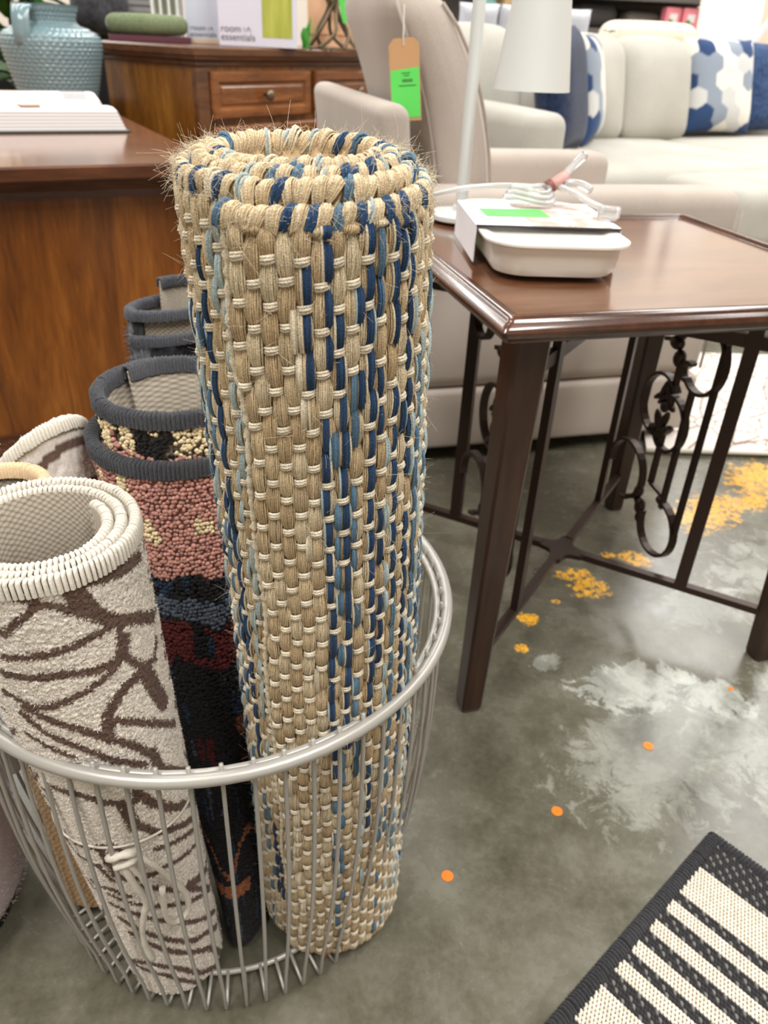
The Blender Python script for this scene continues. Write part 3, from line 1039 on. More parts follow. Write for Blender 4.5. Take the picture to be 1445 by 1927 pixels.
# ---- dark floral loop-pile rug
def floral_rug():
    def sq(k):
        k = np.clip(k, 0, 1)
        return 0.42 + 0.58 * k, 1.30 - 0.30 * k
    def rise(w):
        return 0.004 * np.clip(w, 0, .8) + 0.16 * np.clip(w - 0.8, 0, .2) + 0.004 * np.clip(w - 1, 0, 2)
    R = Roll((-0.124, 0.505, 0.0125), (-0.190, 0.645, 0.490), 0.060, 0.086, 0.013, 2.1, radians(120), squash=sq, rise=rise)
    root = thing('floral_rug_roll', 'rolled dark floral loop pile rug with charcoal bound edge', 'rug', R.B)
    terra, crm, blk, gb, red = [np.array(lin(c)) for c in ((192, 142, 130), (230, 212, 172), (34, 33, 35), (84, 94, 106), (92, 40, 40))]
    navy, rust = np.array(lin((40, 54, 72))), np.array(lin((150, 96, 66)))

    def colf(ph, z):
        n1 = nz(ph * 3.1, z * 24, 11)
        n2 = nz(ph * 8.3, z * 30, 12)
        zz = z + 0.02 * (n1 - .5)
        c = np.tile(blk, (len(ph), 1))
        c[(n2 > .8)] = navy
        c[(n2 < .14)] = gb * .6
        c[(zz > .395)] = terra
        c[(zz > .43) & (n2 > .70)] = crm
        c[(zz > .494)] = blk
        c[(zz > .494) & (n2 > .45)] = crm
        c[(zz > .494) & (n1 < .25)] = terra
        c[(zz < .375) & (zz > .355)] = gb
        c[(zz < .352) & (zz > .315) & (n2 < .75)] = red
        c[(zz < .24) & (zz > .20) & (n2 > .6)] = red * .7
        c[(zz < .26) & (zz > .24) & (n1 > .55)] = rust * .7
        c[np.abs(z - .115 - .02 * np.sin(ph * 5)) < .004] = rust * .9
        c[(z < .085) & (z > .07) & (n1 > .35)] = rust
        return c * (0.75 + 0.5 * RNG.random((len(ph), 1)))
    R.sheet('backing', MATS['backing'], root, -0.003, -0.0065, 56, 10)
    lm = attr_mat('loop_pile_yarn', 0.97, vary=0.3, bump=0.5, nscale=1000)
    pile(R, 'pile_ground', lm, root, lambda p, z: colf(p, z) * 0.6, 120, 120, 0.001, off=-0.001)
    # loops: small knots over the outer face
    ph, z = [], []
    for i in range(150):
        for j in range(140):
            ph.append(R.phi0 + 2 * pi * (i + 0.5 * (j % 2)) / 150)
            z.append(0.014 + j * 0.00343)
    ph, z = np.array(ph) + RNG.normal(0, .012, len(ph)), np.array(z) + RNG.normal(0, .0006, len(z))
    keep = z < R.ztop(ph) - 0.010
    ph, z = ph[keep], z[keep]
    # the second coil stands higher: its pile shows between the two bound edges
    p2_ = R.phi0 + 2 * pi * (1 + RNG.random(2600))
    z2_ = 0.478 + RNG.random(2600) * 0.05
    k2 = z2_ < R.ztop(p2_) - 0.009
    ph, z = np.concatenate([ph, p2_[k2]]), np.concatenate([z, z2_[k2]])
    P = R.P(ph, z, 0.0006)
    ico = bmesh.new()
    bmesh.ops.create_icosphere(ico, subdivisions=1, radius=1.0)
    iv = np.array([v.co[:] for v in ico.verts])
    ifc = np.array([[v.index for v in f.verts] for f in ico.faces])
    ico.free()
    sc = np.array([0.0021, 0.0021, 0.0021])
    V = (P[:, None, :] + iv[None] * sc * RNG.uniform(.8, 1.25, (len(P), 1, 1))).reshape(-1, 3)
    F = (ifc[None] + (np.arange(len(P)) * len(iv))[:, None, None]).reshape(-1, 3)
    np_mesh('pile_loops', V, F, lm, root, np.repeat(colf(ph, z), len(iv), axis=0), kind='stuff')
    ch = fabric('charcoal_binding', (44, 45, 48), (74, 75, 79), 600)
    R.serging('edge_binding', ch, root, 0.0036, 0.0019, 0.0026, -0.0072, 0.009, 0.003, lean=0.0015)
    return R


floral_rug()


def small_roll(name, label, B, T, rB, rT, pitch, turns, phi0, colf, binding, fib_len, nf, tele=0.0, sheet_m=None, tilt=(0, 0)):
    R = Roll(B, T, rB, rT, pitch, turns, radians(phi0), tele=tele, tilt=tilt)
    root = thing(name, label, 'rug', R.B)
    R.sheet('backing', sheet_m or MATS['backing'], root, -0.0025, -0.0055, 48, 8)
    pm = attr_mat('pile_yarn')
    pile(R, 'pile', pm, root, colf, 150, 150, 0.0018)
    if nf:
        V, F, C = fibres(R, nf, fib_len, 0.0004, colf, (R.phi0, R.phi0 + 2 * pi), (R.B[2] + 0.2 * (R.T[2] - R.B[2]), R.T[2] - 0.004), up=0.1)
        np_mesh('pile_tufts', V, F, pm, root, C, smooth=False, kind='stuff')
    R.serging('edge_serging', binding, root, 0.0032, 0.0019, 0.0018, -0.0068, 0.008, 0.002)
    return R


def grey_col(ph, z):
    n = nz(ph * 6, z * 60, 21)
    a, b, c = [np.array(lin(q)) for q in ((58, 60, 66), (118, 124, 132), (36, 36, 40))]
    o = np.tile(a, (len(ph), 1))
    o[n > .58] = b
    o[n < .33] = c
    return o


small_roll('shag_rug_roll', 'rolled dark grey shag rug standing behind the basket by the wooden desk', (-0.255, 0.900, 0.001), (-0.235, 0.885, 0.515), 0.085, 0.088, 0.016, 1.75, 235,
           grey_col, fabric('grey_shag_edge', (48, 49, 53), (80, 82, 88), 500), 0.010, 12000, tele=0.024, tilt=(0.12, -0.05))


def cream2_col(ph, z):
    r = 0.05
    m = np.abs(((z * 24 - 0.05 * 24 * 0.75 * np.cos(ph) + 0.25 * np.sin(ph * 2.1)) % 1) - .5) < 0.12
    return np.where(m[:, None], BROWN, CREAM * 0.92)


small_roll('striped_pile_rug_roll', 'cream and brown rolled rug leaning at the back left inside the basket', (-0.240, 0.634, 0.0125), (-0.330, 0.652, 0.457), 0.044, 0.052, 0.009, 1.6, 100,
           cream2_col, MATS['white_serging'], 0.0022, 9000, tilt=(0.75, -0.45))


def tan_col(ph, z):
    m = ((z * 260).astype(int) + (ph * 12).astype(int)) % 2 == 0
    return np.where(m[:, None], np.array(lin((190, 158, 116))), np.array(lin((150, 118, 80))))


small_roll('tan_rug_roll', 'small tan rolled rug with an open coil at the left rim of the basket', (-0.290, 0.500, 0.0125), (-0.318, 0.540, 0.480), 0.036, 0.043, 0.007, 1.5, -160,
           tan_col, fabric('tan_edge', (190, 164, 128), (216, 192, 158), 600), 0.001, 0)
small_roll('petal_rug_roll', 'cream rolled rug with brown marks half hidden behind the jute rug', (0.004, 0.622, 0.0125), (-0.030, 0.650, 0.40), 0.034, 0.036, 0.008, 2.0, 60,
           cream2_col, MATS['white_serging'], 0.002, 4000)


# ---- lavender plush post beside the basket
def plush_post():
    root = thing('plush_post', 'lavender grey plush round pouf with black base left of the basket', 'pouf', (-0.478, 0.462, 0))
    MB().lathe([(0.100, 0.0), (0.103, 0.004), (0.103, 0.022), (0.098, 0.026)], seg=48).build('base', plain('black_plastic', (22, 21, 22), 0.5), root, True, 40)
    m = fabric('lavender_plush', (172, 158, 160), (204, 190, 192), 420, 1.0, 0.8, 30)
    R = Roll((-0.478, 0.462, 0.026), (-0.478, 0.462, 0.30), 0.118, 0.118, 0.0, 1.0, 0.0)
    prof = [(0.098, 0.026), (0.112, 0.030), (0.118, 0.045), (0.119, 0.16), (0.116, 0.27), (0.100, 0.292), (0.06, 0.300), (0.0005, 0.302)]
    MB().lathe(prof, seg=64).build('cover', m, root, True)
    base = np.array(lin((196, 182, 184)))
    V, F, C = fibres(R, 16000, 0.0035, 0.0004, lambda p, z: np.tile(base, (len(p), 1)), (0, 2 * pi), (0.034, 0.285), off=-0.0003)
    V[:, 2] += 0.026
    np_mesh('nap', V, F, attr_mat('pile_yarn'), root, C, smooth=False, kind='stuff')


plush_post()

# ------------------------------------------------------------------ side table
TW, TD, TH, TYAW = 0.5566, 0.5282, 0.570, 0.2854
_a = Vector((cos(TYAW), sin(TYAW), 0))
_b = Vector((-sin(TYAW), cos(TYAW), 0))
TC = Vector((0.1099, 0.7522, 0)) + _a * TW / 2 + _b * TD / 2
darkwood = wood('table_leg_wood', (36, 21, 14), (52, 32, 22), (66, 43, 30), (14, 14, 1.2), 0.38, coat=0.15)
iron = plain('bronze_iron', (56, 41, 34), 0.42, 0.5, 0.5)
topwood = wood('table_top_wood', (80, 47, 28), (108, 68, 43), (130, 88, 60), (1.2, 9, 1), 0.12, coat=0.9)
edgewood = wood('table_edge_wood', (50, 27, 16), (70, 40, 24), (92, 56, 34), (2, 2, 2), 0.25, coat=0.5)


def rect_ring(w, d, z, r=0.01, n=3):
    pts = []
    for (sx, sy, a0) in ((1, -1, -90), (1, 1, 0), (-1, 1, 90), (-1, -1, 180)):
        for i in range(n + 1):
            a = radians(a0 + 90 * i / n)
            pts.append(Vector((sx * (w / 2 - r) + r * cos(a), sy * (d / 2 - r) + r * sin(a), z)))
    return pts


def side_table():
    root = thing('side_table', 'square dark wood side table with scrolled iron panels between its legs', 'table', TC, TYAW)
    t = TH
    MB().loft([rect_ring(TW - 0.03, TD - 0.03, t - 0.008), rect_ring(TW - 0.026, TD - 0.026, t - 0.0035)]).build('table_top', topwood, root)
    # dark inlay line and the moulded edge
    prof = [(-0.030, t - 0.012), (-0.030, t - 0.0030), (-0.026, t - 0.0030), (-0.022, t + 0.0012), (-0.014, t + 0.0015), (-0.010, t - 0.002), (-0.009, t - 0.004), (-0.003, t - 0.006), (0.0, t - 0.011),
            (-0.002, t - 0.018), (-0.008, t - 0.021), (-0.010, t - 0.025), (-0.030, t - 0.027), (-0.060, t - 0.027)]
    rings = [rect_ring(TW + 2 * o, TD + 2 * o, z, 0.006, 2) for o, z in prof]
    MB().loft(rings, False, True).build('edge_moulding', edgewood, root, True, 50)
    s0, s1 = 0.042, 0.030
    ix, iy = TW / 2 - 0.020, TD / 2 - 0.020
    for (sx, sy) in ((-1, -1), (1, -1), (1, 1), (-1, 1)):
        rg = []
        for z, s, ins in ((0.0, s1 * 0.9, 0.001), (0.006, s1, 0.0), (t - 0.027, s0, 0.013)):
            c = 0.0035
            cx, cy = sx * (ix - ins - s / 2), sy * (iy - ins - s / 2)
            h = s / 2
            rg.append([Vector((cx + x, cy + y, z)) for x, y in ((h - c, -h), (h, -h + c), (h, h - c), (h - c, h), (-h + c, h), (-h, h - c), (-h, -h + c), (-h + c, -h))])
        MB().loft(rg).build('leg', darkwood, root)
    zs, zt, zb = 0.082, t - 0.030, 0.485
    # star plate in the centre of the lower stretcher
    pl = []
    for z in (zs - 0.004, zs + 0.004):
        ring = []
        for i in range(24):
            a = 2 * pi * i / 24 + pi / 4
            k = abs(cos(2 * (a - pi / 4)))
            ring.append(Vector(((0.022 + 0.024 * k ** 3) * cos(a), (0.022 + 0.024 * k ** 3) * sin(a), z)))
        pl.append(ring)
    MB().loft(pl).build('stretcher_plate', iron, root)
    px, py = TW * 0.255, TD * 0.255
    for (sx, sy) in ((-1, -1), (1, -1), (1, 1), (-1, 1)):
        e = Vector((sx * (ix - s1 * 0.8), sy * (iy - s1 * 0.8), 0))
        c0 = e.normalized() * 0.034
        up = (0, 0, 1)
        MB().tube([c0 + Vector((0, 0, zs)), e + Vector((0, 0, zs))], 0.01, 4, flat=(0.0055, 0.0065, up)).build('stretcher_bar', iron, root)
        MB().tube([Vector((0, 0, zb)), Vector((sx * (ix - s0 * .8), sy * (iy - s0 * .8), zb))], 0.01, 4, flat=(0.009, 0.0045, up)).build('upper_bar', iron, root)
        p = Vector((sx * px, sy * py, 0))
        MB().tube([p + Vector((0, 0, zs + 0.004)), p + Vector((0, 0, zt))], 0.01, 4, flat=(0.0095, 0.0055, (0.7, 0.7 * sx * sy, 0))).build('post', iron, root)

    def arc(c, r, a0, a1, n=14, rx=1.0, spiral=0.0):
        out = []
        for i in range(n + 1):
            k = i / n
            a = radians(a0 + (a1 - a0) * k)
            rr = r * (1 - spiral * k)
            out.append((c[0] + rr * rx * cos(a), c[1] + rr * sin(a)))
        return out
    for sx in (-1, 1):
        x = sx * px

        def strip(name, pts, hw=0.006, th=0.0027):
            MB().tube([Vector((x, 0.03 - u, zs + v)) for u, v in pts], 0.01, 4, flat=(hw, th, (1, 0, 0))).build(name, iron, root)

        def blob(name, us, r):
            m = MB()
            for (u, v, su, sv) in us:
                m.ball((x, 0.03 - u, zs + v), (r * .8, r * su, r * sv), 10, 6)
            m.build(name, iron, root, True)
        Hh = zb - zs
        # u: towards the near post, v: up
        strip('scroll_rod', [(0.030, 0.115), (0.030, 0.205)], 0.004, 0.004)
        strip('scroll_rod', [(0.072, 0.09), (0.072, Hh - 0.105)], 0.004, 0.004)
        strip('scroll_rod', [(0.030, 0.285), (0.030, Hh - 0.085)], 0.004, 0.004)
        strip('scroll_rod', [(0.072, 0.11), (0.030, 0.115)], 0.003, 0.003)
        strip('scroll_rod', [(0.118, 0.07), (0.118, Hh - 0.02)], 0.004, 0.004)
        # bottom S scroll
        strip('scroll', arc((0.072, 0.052), 0.050, 95, -190, 22, 1.0, 0.12) + [])
        strip('scroll', arc((-0.045, 0.105), 0.055, -85, 190, 22, 1.0, 0.15))
        strip('scroll', [(0.022, 0.058), (0.005, 0.072), (-0.020, 0.062)])
        blob('collar', [(0.018, 0.062, 1, 1.4), (0.006, 0.085, .8, 1.1), (0.024, 0.045, .7, 1)], 0.011)
        blob('scroll_bud', [(0.068, 0.102, 1.2, .8)], 0.010)
        # centre medallion
        strip('scroll', arc((0.005, 0.245), 0.050, 40, 330, 24, 0.9, 0.0))
        strip('scroll', arc((0.040, 0.225), 0.046, 150, -150, 24, 0.85, 0.05))
        lm_ = MB()
        for (u, v, ru, rv, an) in ((0.010, 0.272, .007, .024, .35), (0.026, 0.268, .006, .020, -.5), (0.000, 0.258, .005, .016, .9), (0.018, 0.246, .009, .010, 0), (0.030, 0.252, .005, .014, -1.2),
                                   (0.024, 0.222, .007, .022, .35), (0.010, 0.220, .006, .018, -.5), (0.034, 0.214, .005, .016, .9), (0.004, 0.206, .006, .014, 1.2), (0.018, 0.198, .006, .014, .1)):
            lm_.ball((x, 0.03 - u, zs + v), (.007, ru, rv), 10, 6, (an, 0, 0))
        lm_.build('leaf_ornament', iron, root, True)
        # top scrolls
        strip('scroll', arc((0.082, Hh - 0.058), 0.050, 110, -130, 22, 0.9, 0.0) + arc((0.052, Hh - 0.085), 0.014, -90, -300, 8))
        strip('scroll', arc((-0.070, Hh - 0.030), 0.036, 170, 420, 20, 1.0, 0.35))
        blob('collar', [(0.018, Hh - 0.03, .9, 1.6), (0.010, Hh - 0.055, 1.3, .9), (0.024, Hh - 0.075, .9, 1.2)], 0.012)
        strip('scroll_rod', [(-0.02, Hh - 0.058), (0.012, Hh - 0.05)], 0.003, 0.003)


side_table()

# ------------------------------------------------------------------ things on the side table
enamel = plain('cream_white_ceramic', (232, 229, 220), 0.22, 0, 0.5)
card_w = plain('white_card', (236, 234, 240), 0.6)
green_st = plain('green_sticker', (96, 218, 96), 0.6)
kraft = plain('kraft_card', (196, 152, 108), 0.85)
ink = plain('dark_ink', (46, 42, 44), 0.7)


def rr_ring(w, d, z, r, n=7, cx=0, cy=0):
    return [p + Vector((cx, cy, 0)) for p in rect_ring(w, d, z, r, n)]


def baking_dish():
    root = thing('baking_dish', 'off-white rectangular dish in a card sleeve on the side table', 'dish', (0.181, 1.058, TH + 0.0008), radians(5))
    W_, D_ = 0.168, 0.285
    rg = [rr_ring(W_ - 0.05, D_ - 0.05, 0.0, 0.03), rr_ring(W_ - 0.022, D_ - 0.022, 0.003, 0.038), rr_ring(W_ - 0.012, D_ - 0.012, 0.012, 0.042), rr_ring(W_ - 0.008, D_ - 0.008, 0.034, 0.042), rr_ring(W_ + 0.008, D_ + 0.008, 0.0385, 0.046), rr_ring(W_ + 0.008, D_ + 0.008, 0.041, 0.046),
          rr_ring(W_ - 0.012, D_ - 0.012, 0.0405, 0.04), rr_ring(W_ - 0.03, D_ - 0.03, 0.037, 0.034)]
    MB().loft(rg).build('dish_body', enamel, root, True, 35)
    # sleeve: open tube of card round the middle
    y0, y1 = -0.062, 0.100
    hw = W_ / 2 + 0.007
    m = MB()
    zt = 0.0445
    m.box((-hw, (y0 + y1) / 2, zt / 2 + 0.0006), (0.0012, y1 - y0, zt - 0.001))
    m.box((hw, (y0 + y1) / 2, zt / 2 + 0.0006), (0.0012, y1 - y0, zt - 0.001))
    m.box((0, (y0 + y1) / 2, zt + 0.0004), (2 * hw + 0.0012, y1 - y0, 0.0014))
    sl = m.build('card_sleeve', card_w, root)
    MB().box((0.030, (y0 + y1) / 2 - 0.004, zt + 0.0013), (0.10, y1 - y0 - 0.012, 0.0003)).build('printed_picture', printed_food(), sl)
    MB().box((-0.028, 0.018, zt + 0.0018), (0.084, 0.050, 0.0005), (0, 0, 0.05)).build('price_sticker', green_st, sl)
    MB().box((0.0, y0 - 0.0004, zt + 0.0004), (2 * hw, 0.0012, 0.002)).build('sleeve_edge', ink, sl)


def printed_food():
    if 'food' not in MATS:
        t = NT('printed_food')
        co = t.coord()
        n = t.noise(co, 38, 4, 0.6)
        n2 = t.noise(co, 90, 3, 0.6)
        c = t.ramp(n, [(0.38, lin((226, 214, 212))), (0.5, lin((196, 176, 160))), (0.6, lin((150, 120, 92))), (0.7, lin((228, 214, 204)))])
        MATS['food'] = t.set(t.mix(t.math('MULTIPLY', n2, 0.5), c, lin4((238, 230, 232))), 0.35)
    return MATS['food']


baking_dish()
clear = NT('clear_plastic').set((0.93, 0.94, 0.94, 1), 0.12, 0, 0.5, Transmission_Weight=0.75, IOR=1.4)


def smooth_path(P_, sub=5):
    P_ = [Vector(p) for p in P_]
    out = [P_[0]]
    for i in range(len(P_) - 1):
        p0, p1, p2, p3 = [P_[max(0, min(len(P_) - 1, i + d))] for d in (-1, 0, 1, 2)]
        for k in range(1, sub + 1):
            s = k / sub
            out.append(0.5 * ((2 * p1) + (p2 - p0) * s + (2 * p0 - 5 * p1 + 4 * p2 - p3) * s * s + (3 * p1 - p0 - 3 * p2 + p3) * s ** 3))
    return out


def lamp_cord():
    z = TH + 0.053
    root = thing('lamp_cord', 'clear plastic lamp cord bundled on top of the dish box', 'cord', (0.172, 1.128, z))
    L = lambda P_: [(x - 0.18, y - 1.14, zz) for x, y, zz in P_]
    MB().tube(smooth_path(L([(0.015, 1.12, -0.01), (0.05, 1.13, 0.004), (0.10, 1.16, 0.010), (0.15, 1.17, 0.014), (0.20, 1.16, 0.016), (0.222, 1.15, 0.02)])), 0.0038, 8).build('cord_run', clear, root, True)
    m = MB()
    for k in range(3):
        pts = [(0.185 + (0.034 - 0.004 * k) * cos(a) - 0.18, 1.135 + (0.018 - 0.002 * k) * sin(a) - 1.14, 0.005 + 0.006 * k + 0.003 * sin(2 * a)) for a in [2 * pi * i / 24 for i in range(24)]]
        m.tube(pts, 0.0033, 8, closed=True)
    m.build('cord_coil', clear, root, True)
    MB().tube(smooth_path(L([(0.222, 1.15, 0.02), (0.245, 1.13, 0.014), (0.262, 1.10, 0.008), (0.275, 1.07, 0.006)])), 0.0045, 8).build('cord_run', clear, root, True)
    MB().tube(smooth_path(L([(0.228, 1.155, 0.028), (0.243, 1.17, 0.042), (0.262, 1.19, 0.056)])), 0.0058, 8).build('cord_end', clear, root, True)
    MB().tube(smooth_path(L([(0.232, 1.150, 0.024), (0.252, 1.150, 0.024), (0.268, 1.140, 0.018)])), 0.0052, 8).build('cord_end', clear, root, True)
    MB().tube(L([(0.212, 1.148, 0.018), (0.236, 1.160, 0.032)]), 0.0085, 8).build('twist_tie', plain('pink_tie', (196, 150, 142), 0.5), root, True)
    MB().tube(L([(0.208, 1.147, 0.016), (0.216, 1.150, 0.021)]), 0.0098, 8).build('plug_band', plain('brown_band', (120, 70, 56), 0.5), root, True)
    MB().rbox((0.277 - 0.18, 1.06 - 1.14, 0.004), (0.026, 0.018, 0.016), 0.003, 2, rot=(0, 0, -0.5)).build('plug', clear, root, True)


lamp_cord()
lampw = plain('white_lamp_metal', (206, 208, 205), 0.28, 0, 0.5)


def desk_lamp():
    root = thing('desk_lamp', 'white desk lamp with a cone shade hanging over the side table', 'lamp', (0.096, 1.262, TH + 0.0005), 0)
    MB().lathe([(0.044, 0), (0.047, 0.002), (0.047, 0.008), (0.044, 0.011), (0.013, 0.013), (0.0125, 0.02)], seg=40).build('base', lampw, root, True, 40)
    ph = 0.50
    arm = [(0, 0, 0.012), (0, 0, 0.15), (0, 0, 0.3), (0, 0, ph - 0.05), (0.008, -0.003, ph - 0.012), (0.03, -0.010, ph), (0.058, -0.020, ph - 0.006), (0.078, -0.026, ph - 0.03), (0.080, -0.027, ph - 0.06)]
    MB().tube(smooth_path(arm), 0.0092, 12).build('pole', lampw, root, True)
    ax = Vector((0.0, 0.0, 1)).normalized()
    c = Vector((0.081, -0.027, 0.181))
    R = 0.0535
    prof = [(R - 0.0015, 0.0006), (R, 0.0), (R * 0.985, 0.006), (R * 0.62, 0.15), (R * 0.44, 0.225), (R * 0.30, 0.25), (0.006, 0.258)]
    m = MB()
    m.lathe(prof, c, 48, False, True, ax)
    m.lathe([(R - 0.0015, 0.0006), (R * 0.60, 0.15), (R * 0.40, 0.222)], c, 48, False, True, ax)
    m.build('lamp_shade', lampw, root, True, 50)
    return root


desk_lamp()


# ------------------------------------------------------------------ striped flat-weave mat, front right
def striped_mat():
    A = Vector((0.415, 0.596, 0))
    d = Vector((0.188 - 0.415, 0.379 - 0.596, 0)).normalized()       # along the bound edge, towards the viewer
    ang = atan2(d.y, d.x)
    root = thing('striped_mat', 'black and cream striped flat woven mat on the concrete floor', 'mat', A, ang)
    n = Vector((-d.y, d.x, 0))
    Lx, Ly = 0.62, 0.42                                # local x along the bound edge, local y to the right of it
    blk, crm = np.array(lin((52, 51, 52))), np.array(lin((226, 216, 200)))
    spec = np.array(lin((150, 148, 144)))
    MB().rbox((Lx / 2, Ly / 2, 0.0035), (Lx, Ly, 0.006), 0.0028, 2).build('mat_body', plain('mat_ground', (58, 56, 54), 0.95), root)
    am = attr_mat('mat_yarn', 0.85, vary=0.25, bump=0.3, nscale=900)
    # stripes run across (local y); their layout along the bound edge
    bands = [(0.0, 0.052, 0), (0.052, 0.098, 1), (0.098, 0.114, 0), (0.114, 0.130, 1), (0.130, 0.147, 0), (0.147, 0.163, 1), (0.163, 0.180, 0), (0.180, 0.197, 1), (0.197, 0.214, 0), (0.214, 0.231, 1), (0.231, 0.250, 0), (0.250, 0.300, 1), (0.300, 0.34, 0), (0.34, 0.40, 1), (0.40, 0.62, 0)]
    P_, N_, R_, C_ = [], [], [], []
    px, py = 0.0043, 0.0040
    t = np.linspace(0, 1, 4)
    for i in range(int(0.36 / px)):
        x = 0.012 + i * px
        b = [q for q in bands if q[0] <= x < q[1]]
        c = crm if b and b[0][2] else blk
        for j in range(int(0.40 / py)):
            y = 0.012 + (j + 0.5 * (i % 2)) * py
            cc = c * RNG.uniform(.85, 1.08)
            if c is blk and (i + 2 * j) % 5 == 0:
                cc = spec * .6
            P_.append(np.stack([x + (t - .5) * px * 0.9, y + (t - .5) * py * 0.95, 0.0062 + 0.0014 * np.sin(pi * t)], -1))
            N_.append(np.tile([0.0, 0, 1], (4, 1)))
            R_.append(0.00155 * (0.7 + 0.45 * np.sin(pi * t)))
            C_.append(cc)
    V, F, C = tubes_np(np.array(P_), np.array(R_), np.array(N_), 5, np.array(C_))
    np_mesh('mat_stitches', V, F, am, root, C, kind='stuff')
    bm = fabric('black_binding', (30, 30, 32), (58, 58, 60), 500)

    def binding(p0, p1, name, along):
        p0, p1 = Vector(p0), Vector(p1)
        L = (p1 - p0).length
        n_ = int(L / 0.0042)
        u = (p1 - p0).normalized()
        w = Vector((-u.y, u.x, 0))
        P_, N_, R_ = [], [], []
        tt = np.linspace(0, 1, 7)
        for i in range(n_):
            c = np.array(p0 + u * (i + .5) * L / n_)
            off = (tt - .5) * 0.017
            hh = 0.0065 + 0.0035 * np.sin(pi * tt)
            hh[0] = hh[-1] = 0.002
            q = c[None] + np.array(w)[None] * off[:, None] + np.array(u)[None] * ((tt - .5) * 0.003 + random.gauss(0, .0004))[:, None]
            q[:, 2] = hh
            P_.append(q)
            N_.append(np.tile([0.0, 0, 1], (7, 1)))
            R_.append(np.full(7, 0.0022))
        V, F, _ = tubes_np(np.array(P_), np.array(R_), np.array(N_), 5)
        np_mesh(name, V, F, bm, root, kind='stuff')
    binding((0.0, 0.004, 0), (0.50, 0.004, 0), 'edge_binding', 1)
    binding((0.005, Ly, 0), (0.005, 0.0, 0), 'edge_binding', 0)


striped_mat()

# orange round stickers on the floor
om = plain('orange_sticker', (250, 122, 8), 0.5)
for (x, y, lab) in ((0.092, 0.529, 'orange dot sticker on the floor nearest the wire basket'), (0.232, 0.623, 'bright orange dot sticker between basket and striped mat'),
                    (0.375, 0.735, 'orange dot sticker in the pale patch of floor in front of the table'), (0.530, 0.854, 'small orange dot near the right front table leg'),
                    (-0.040, 0.440, 'orange dot on the floor under the basket by the jute rug')):
    k = 0.55 if 'small' in lab else 1.0
    o = MB().lathe([(0.0068 * k, 0), (0.0068 * k, 0.0006), (0.0064 * k, 0.0008)], (0, 0, 0), 24).build('floor_sticker', om)
    o.location = (x, y, 0.0003)
    tag(o, lab, 'sticker', 'orange dot stickers on the floor')


# ------------------------------------------------------------------ armchair
beige = fabric('beige_linen', (166, 154, 144), (188, 177, 167), 700, 0.95, 0.25, 6)
beige_d = fabric('beige_piping', (150, 138, 128), (172, 160, 150), 700)
CA = radians(15.9)
CH0 = Vector((0.087, 1.523, 0))
ca, cn = Vector((cos(CA), sin(CA), 0)), Vector((-sin(CA), cos(CA), 0))


def armchair():
    root = thing('armchair', 'beige linen armchair behind the side table with a hanging price tag', 'armchair', CH0 + ca * 0.26 + cn * 0.34, CA)
    sh = Vector((-0.26, -0.34, 0))

    def b(name, s0, s1, t0, t1, z0, z1, r=0.03, bulge=(0, 0, 0), rot=None, m=beige, fn=None, n=5):
        c = Vector(((s0 + s1) / 2, (t0 + t1) / 2, (z0 + z1) / 2)) + sh
        return MB().rbox(c, (s1 - s0, t1 - t0, z1 - z0), r, n, bulge, rot, fn).build(name, m, root, True)
    b('arm', -0.06, 0.655, 0.0, 0.12, 0.17, 0.568, 0.035)
    b('arm', -0.06, 0.655, 0.56, 0.68, 0.17, 0.568, 0.035)
    b('base_panel', -0.13, 0.65, -0.003, 0.683, 0.035, 0.172, 0.012)
    b('back_frame', -0.112, -0.052, 0.005, 0.675, 0.165, 0.708, 0.024, fn=lambda q: (q.x - 0.10 * max(0, q.z - 0.05) + 0.02 * min(0, q.z), q.y, q.z))
    b('seat_cushion', 0.06, 0.645, 0.125, 0.555, 0.17, 0.42, 0.04, (0, 0, 0.02))

    def lean(q):
        return (q.x - 0.24 * q.z * (1 if q.z > -0.1 else 1) - 0.05 * (q.z / 0.25) ** 2, q.y, q.z)
    cush = b('back_cushion', -0.005, 0.125, 0.125, 0.555, 0.40, 0.885, 0.055, (0.035, 0.02, 0.02), None, beige, lean, 9)
    # seams of the cushion gusset
    for (s, nm) in ((-0.058, 'seam'), (0.058, 'seam')):
        pts = []
        for i in range(13):
            z = -0.22 + 0.44 * i / 12
            ed = 0.016 * (abs(z) / 0.22) ** 6
            x = s * (1 - 0.25 * (abs(z) / 0.22) ** 5)
            q = lean(Vector((x, 0, z)))
            pts.append(Vector((q[0] + 0.06, -0.215 - 0.002 + ed - 0.016 * (1 - (z / 0.24) ** 2) * max(0, 1 - (x / 0.065) ** 2), q[2] + 0.6425)) + Vector((sh.x, 0.34 + sh.y, 0)))
        MB().tube(pts, 0.0035, 6).build(nm, beige_d, cush, True)
    for (sx, t) in ((-0.12, 0.02), (0.62, 0.02), (0.62, 0.66), (-0.12, 0.66)):
        MB().lathe([(0.018, 0.001), (0.022, 0.038)], (sx + sh.x, t + sh.y + (0.03 if t < .3 else -0.03), 0), 12).build('foot', plain('black_foot', (24, 22, 20), 0.5), root)
    # seam line on the near side of the arm front
    MB().tube([Vector((0.645, -0.002, z)) + sh for z in (0.19, 0.3, 0.42, 0.53)], 0.003, 6).build('seam', beige_d, root, True)
    return root


armchair()


